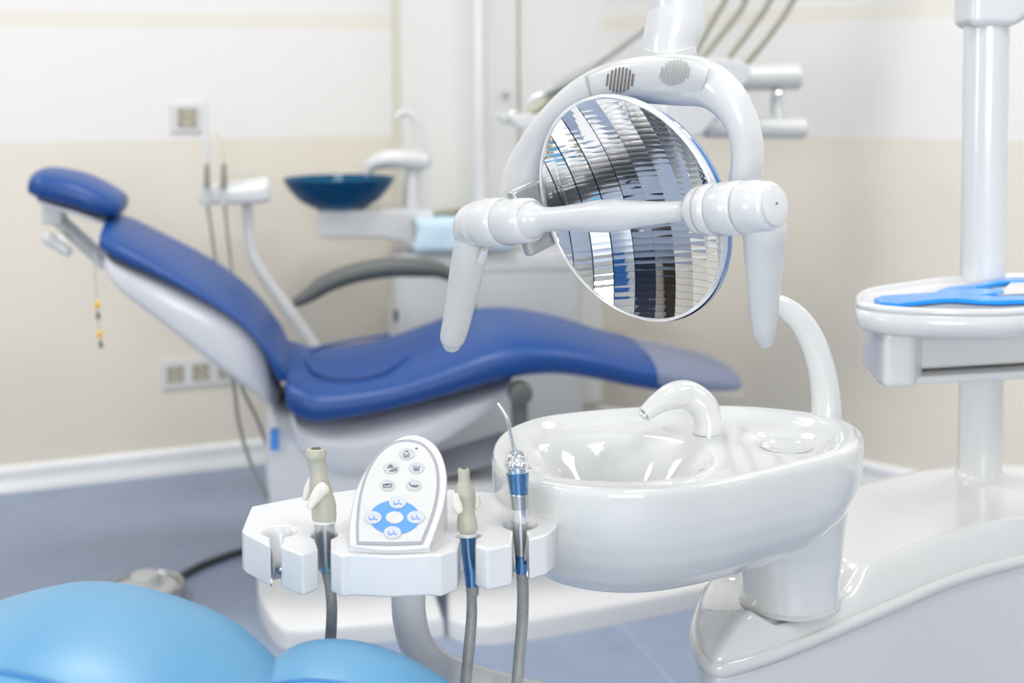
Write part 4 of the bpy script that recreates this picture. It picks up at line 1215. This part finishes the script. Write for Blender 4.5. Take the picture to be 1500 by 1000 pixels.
# ================================================================== ROOM LIGHTS + unseen things added for the mirror to reflect
def emit(name, col, s):
    m = bpy.data.materials.new(name); m.use_nodes = True; nt = m.node_tree; nt.nodes.remove(nt.nodes['Principled BSDF'])
    e = nt.nodes.new('ShaderNodeEmission'); e.inputs['Color'].default_value = (*col, 1); e.inputs['Strength'].default_value = s
    nt.links.new(e.outputs[0], nt.nodes['Material Output'].inputs['Surface']); return m
def area(name, loc, rot_to, sx, sy, power, col=(1, 1, 1)):
    l = bpy.data.lights.new(name, 'AREA'); l.shape = 'RECTANGLE'; l.size = sx; l.size_y = sy; l.energy = power; l.color = col
    o = bpy.data.objects.new(name, l); C.objects.link(o); o.location = loc
    o.rotation_euler = (V(rot_to) - V(loc)).to_track_quat('-Z', 'Y').to_euler(); return o
for i, (x, y) in enumerate(((-2.2, 2.4), (-.3, 2.6), (1.5, 2.6), (-1.6, .5), (.5, .6), (1.9, 1.1))):
    t = thing('ceiling_light', V((x, y, HC - .03)), 'square recessed ceiling light panel', 'ceiling light', 'ceiling light panels')
    mk('light_frame', lambda bm: box(bm, V((x, y, HC - .012)), V((.32, 0, 0)), V((0, .32, 0)), V((0, 0, .012))), W_PLAST, t, bevel=.003)
    a = area('ceiling_lamp_light', (x, y, HC - .03), (x, y, 0), .58, .58, (28 if x < 1 else 21) if y > 2 else 16, (1, .985, .96)); a.parent = t; a.location = V((0, 0, -.005)); a.rotation_euler = (0, 0, 0)
# windows added out of view: daylight for the room, bright shapes for the mirror
def window(name, p, q, n, z0, z1, power, nb_):
    d = (q - p).normalized(); w = (q - p).length; c = (p + q) / 2
    FR = mat('window_frame_white', (.8, .8, .8), .3)
    def f(bm):
        for s in (0, 1):
            e = p if s == 0 else q
            box(bm, V((e.x, e.y, (z0 + z1) / 2)) + n * .02, d * .03, n * .03, ZV * ((z1 - z0) / 2))
            box(bm, V((c.x, c.y, z0 if s == 0 else z1)) + n * .02, d * (w / 2), n * .03, ZV * .03)
        box(bm, V((c.x, c.y, (z0 + z1) / 2)) + n * .02, d * .02, n * .025, ZV * ((z1 - z0) / 2))
    o = mk(name, f, FR, smooth=False); o['kind'] = 'structure'
    area('added_window_light', c + n * .012 + ZV * ((z0 + z1) / 2), c + n * 2 + ZV * ((z0 + z1) / 2), w, z1 - z0, power, (.97, .99, 1))
pbk = far[3]; qbk = far[4]; dbk = (qbk - pbk).normalized(); nbk = inward(pbk, qbk); Lb = (qbk - pbk).length
window('added_window_1', pbk + dbk * (Lb * .32), pbk + dbk * (Lb * .52), nbk, .9, 2.3, 150, 1)
pl = far[4]; ql = far[0]; dl = (ql - pl).normalized(); nl = inward(pl, ql); Ll = (ql - pl).length
window('added_window_2', pl + dl * (Ll * .12), pl + dl * (Ll * .42), nl, .7, 2.3, 90, 1)
# unseen door and cabinets, added to give the mirror dark and blue reflections
def cab(name, label, cat, p, w, dpt, h, m, n, d, z0=0):
    c = p + n * (dpt / 2 + .002)
    t = thing(name, V((c.x, c.y, z0)), label, cat)
    mk('body', lambda bm: box(bm, V((c.x, c.y, z0 + h / 2)), d * (w / 2), n * (dpt / 2), ZV * (h / 2)), m, t, bevel=.006)
    for s in (-1, 1):
        dr = mk('door', lambda bm: box(bm, V((c.x, c.y, z0 + h / 2)) + n * (dpt / 2 + .008) + d * (s * w / 4), d * (w / 4 - .004), n * .008, ZV * (h / 2 - .01)), m, t, bevel=.002)
        mk('handle', lambda bm: box(bm, V((c.x, c.y, z0 + h * .6)) + n * (dpt / 2 + .026) + d * (s * .04), d * .006, n * .008, ZV * .06), STEEL, dr, bevel=.002)
cab('added_cabinet', 'added dark navy cabinet behind the camera for the mirror to reflect', 'cabinet', pl + dl * (Ll * .69), .75, .4, 1.9, mat('navy_lacquer', (.012, .02, .05), .3), nl, dl)
cab('added_cabinet', 'added blue low cabinet behind the camera for the mirror to reflect', 'cabinet', pl + dl * (Ll * .52), .6, .4, .9, mat('blue_lacquer', (.03, .14, .42), .3), nl, dl)

st = thing('added_stool', V((-1.25, 1.25, 0)), 'added black round stool on five castors, unseen, for the lamp mirror to reflect', 'stool')  # stool added out of view so the facets reflect something black
BLK = mat('black_vinyl', (.012, .012, .014), .35)
mk('seat', lambda bm: lathe(bm, V((-1.25, 1.25, .46)), ZV, [(.14, 0), (.19, .01), (.205, .04), (.19, .075), (.12, .088), (.001, .09)], 40), BLK, st, auto=0)
mk('gas_lift', lambda bm: lathe(bm, V((-1.25, 1.25, .08)), ZV, [(.03, 0), (.03, .2), (.016, .2), (.016, .38)], 20), CHROME, st)
for k in range(5):
    a = 2 * PI * k / 5; dv = V((math.cos(a), math.sin(a), 0)); c = V((-1.25, 1.25, .09))
    lg = mk('leg', lambda bm: tube(bm, [c, c + dv * .12 - ZV * .005, c + dv * .26 - ZV * .03], [.02, .017, .012], 12, 3), BLK, st)
    mk('castor', lambda bm: lathe(bm, V((-1.25, 1.25, .0255)) + dv * .26 - dv.cross(ZV) * .012, dv.cross(ZV), [(.02, 0), (.025, .003), (.025, .021), (.02, .024)], 20), BLK, lg)
dp = pl + dl * (Ll * .90)
dr = mk('added_door_1', lambda bm: box(bm, dp + nl * .03 + ZV * 1.02, dl * .45, nl * .025, ZV * 1.02), mat('added_door_oak', (.05, .035, .025), .35, vary=.2), bevel=.003); dr['kind'] = 'structure'  # unseen door, added as a dark area for the mirror
w = bpy.data.worlds.new('world'); sc.world = w; w.use_nodes = True
w.node_tree.nodes['Background'].inputs['Color'].default_value = (.9, .95, 1, 1); w.node_tree.nodes['Background'].inputs['Strength'].default_value = .4

sc.view_settings.view_transform = 'Standard'; sc.view_settings.look = 'None'; sc.view_settings.gamma = 1; sc.view_settings.use_curve_mapping = False
sc.view_settings.exposure = -0.27
sc.cycles.max_bounces = 8; sc.cycles.diffuse_bounces = 5; sc.cycles.use_denoising = True
sc.cycles.sample_clamp_indirect = 8; sc.cycles.caustics_reflective = False; sc.cycles.caustics_refractive = False
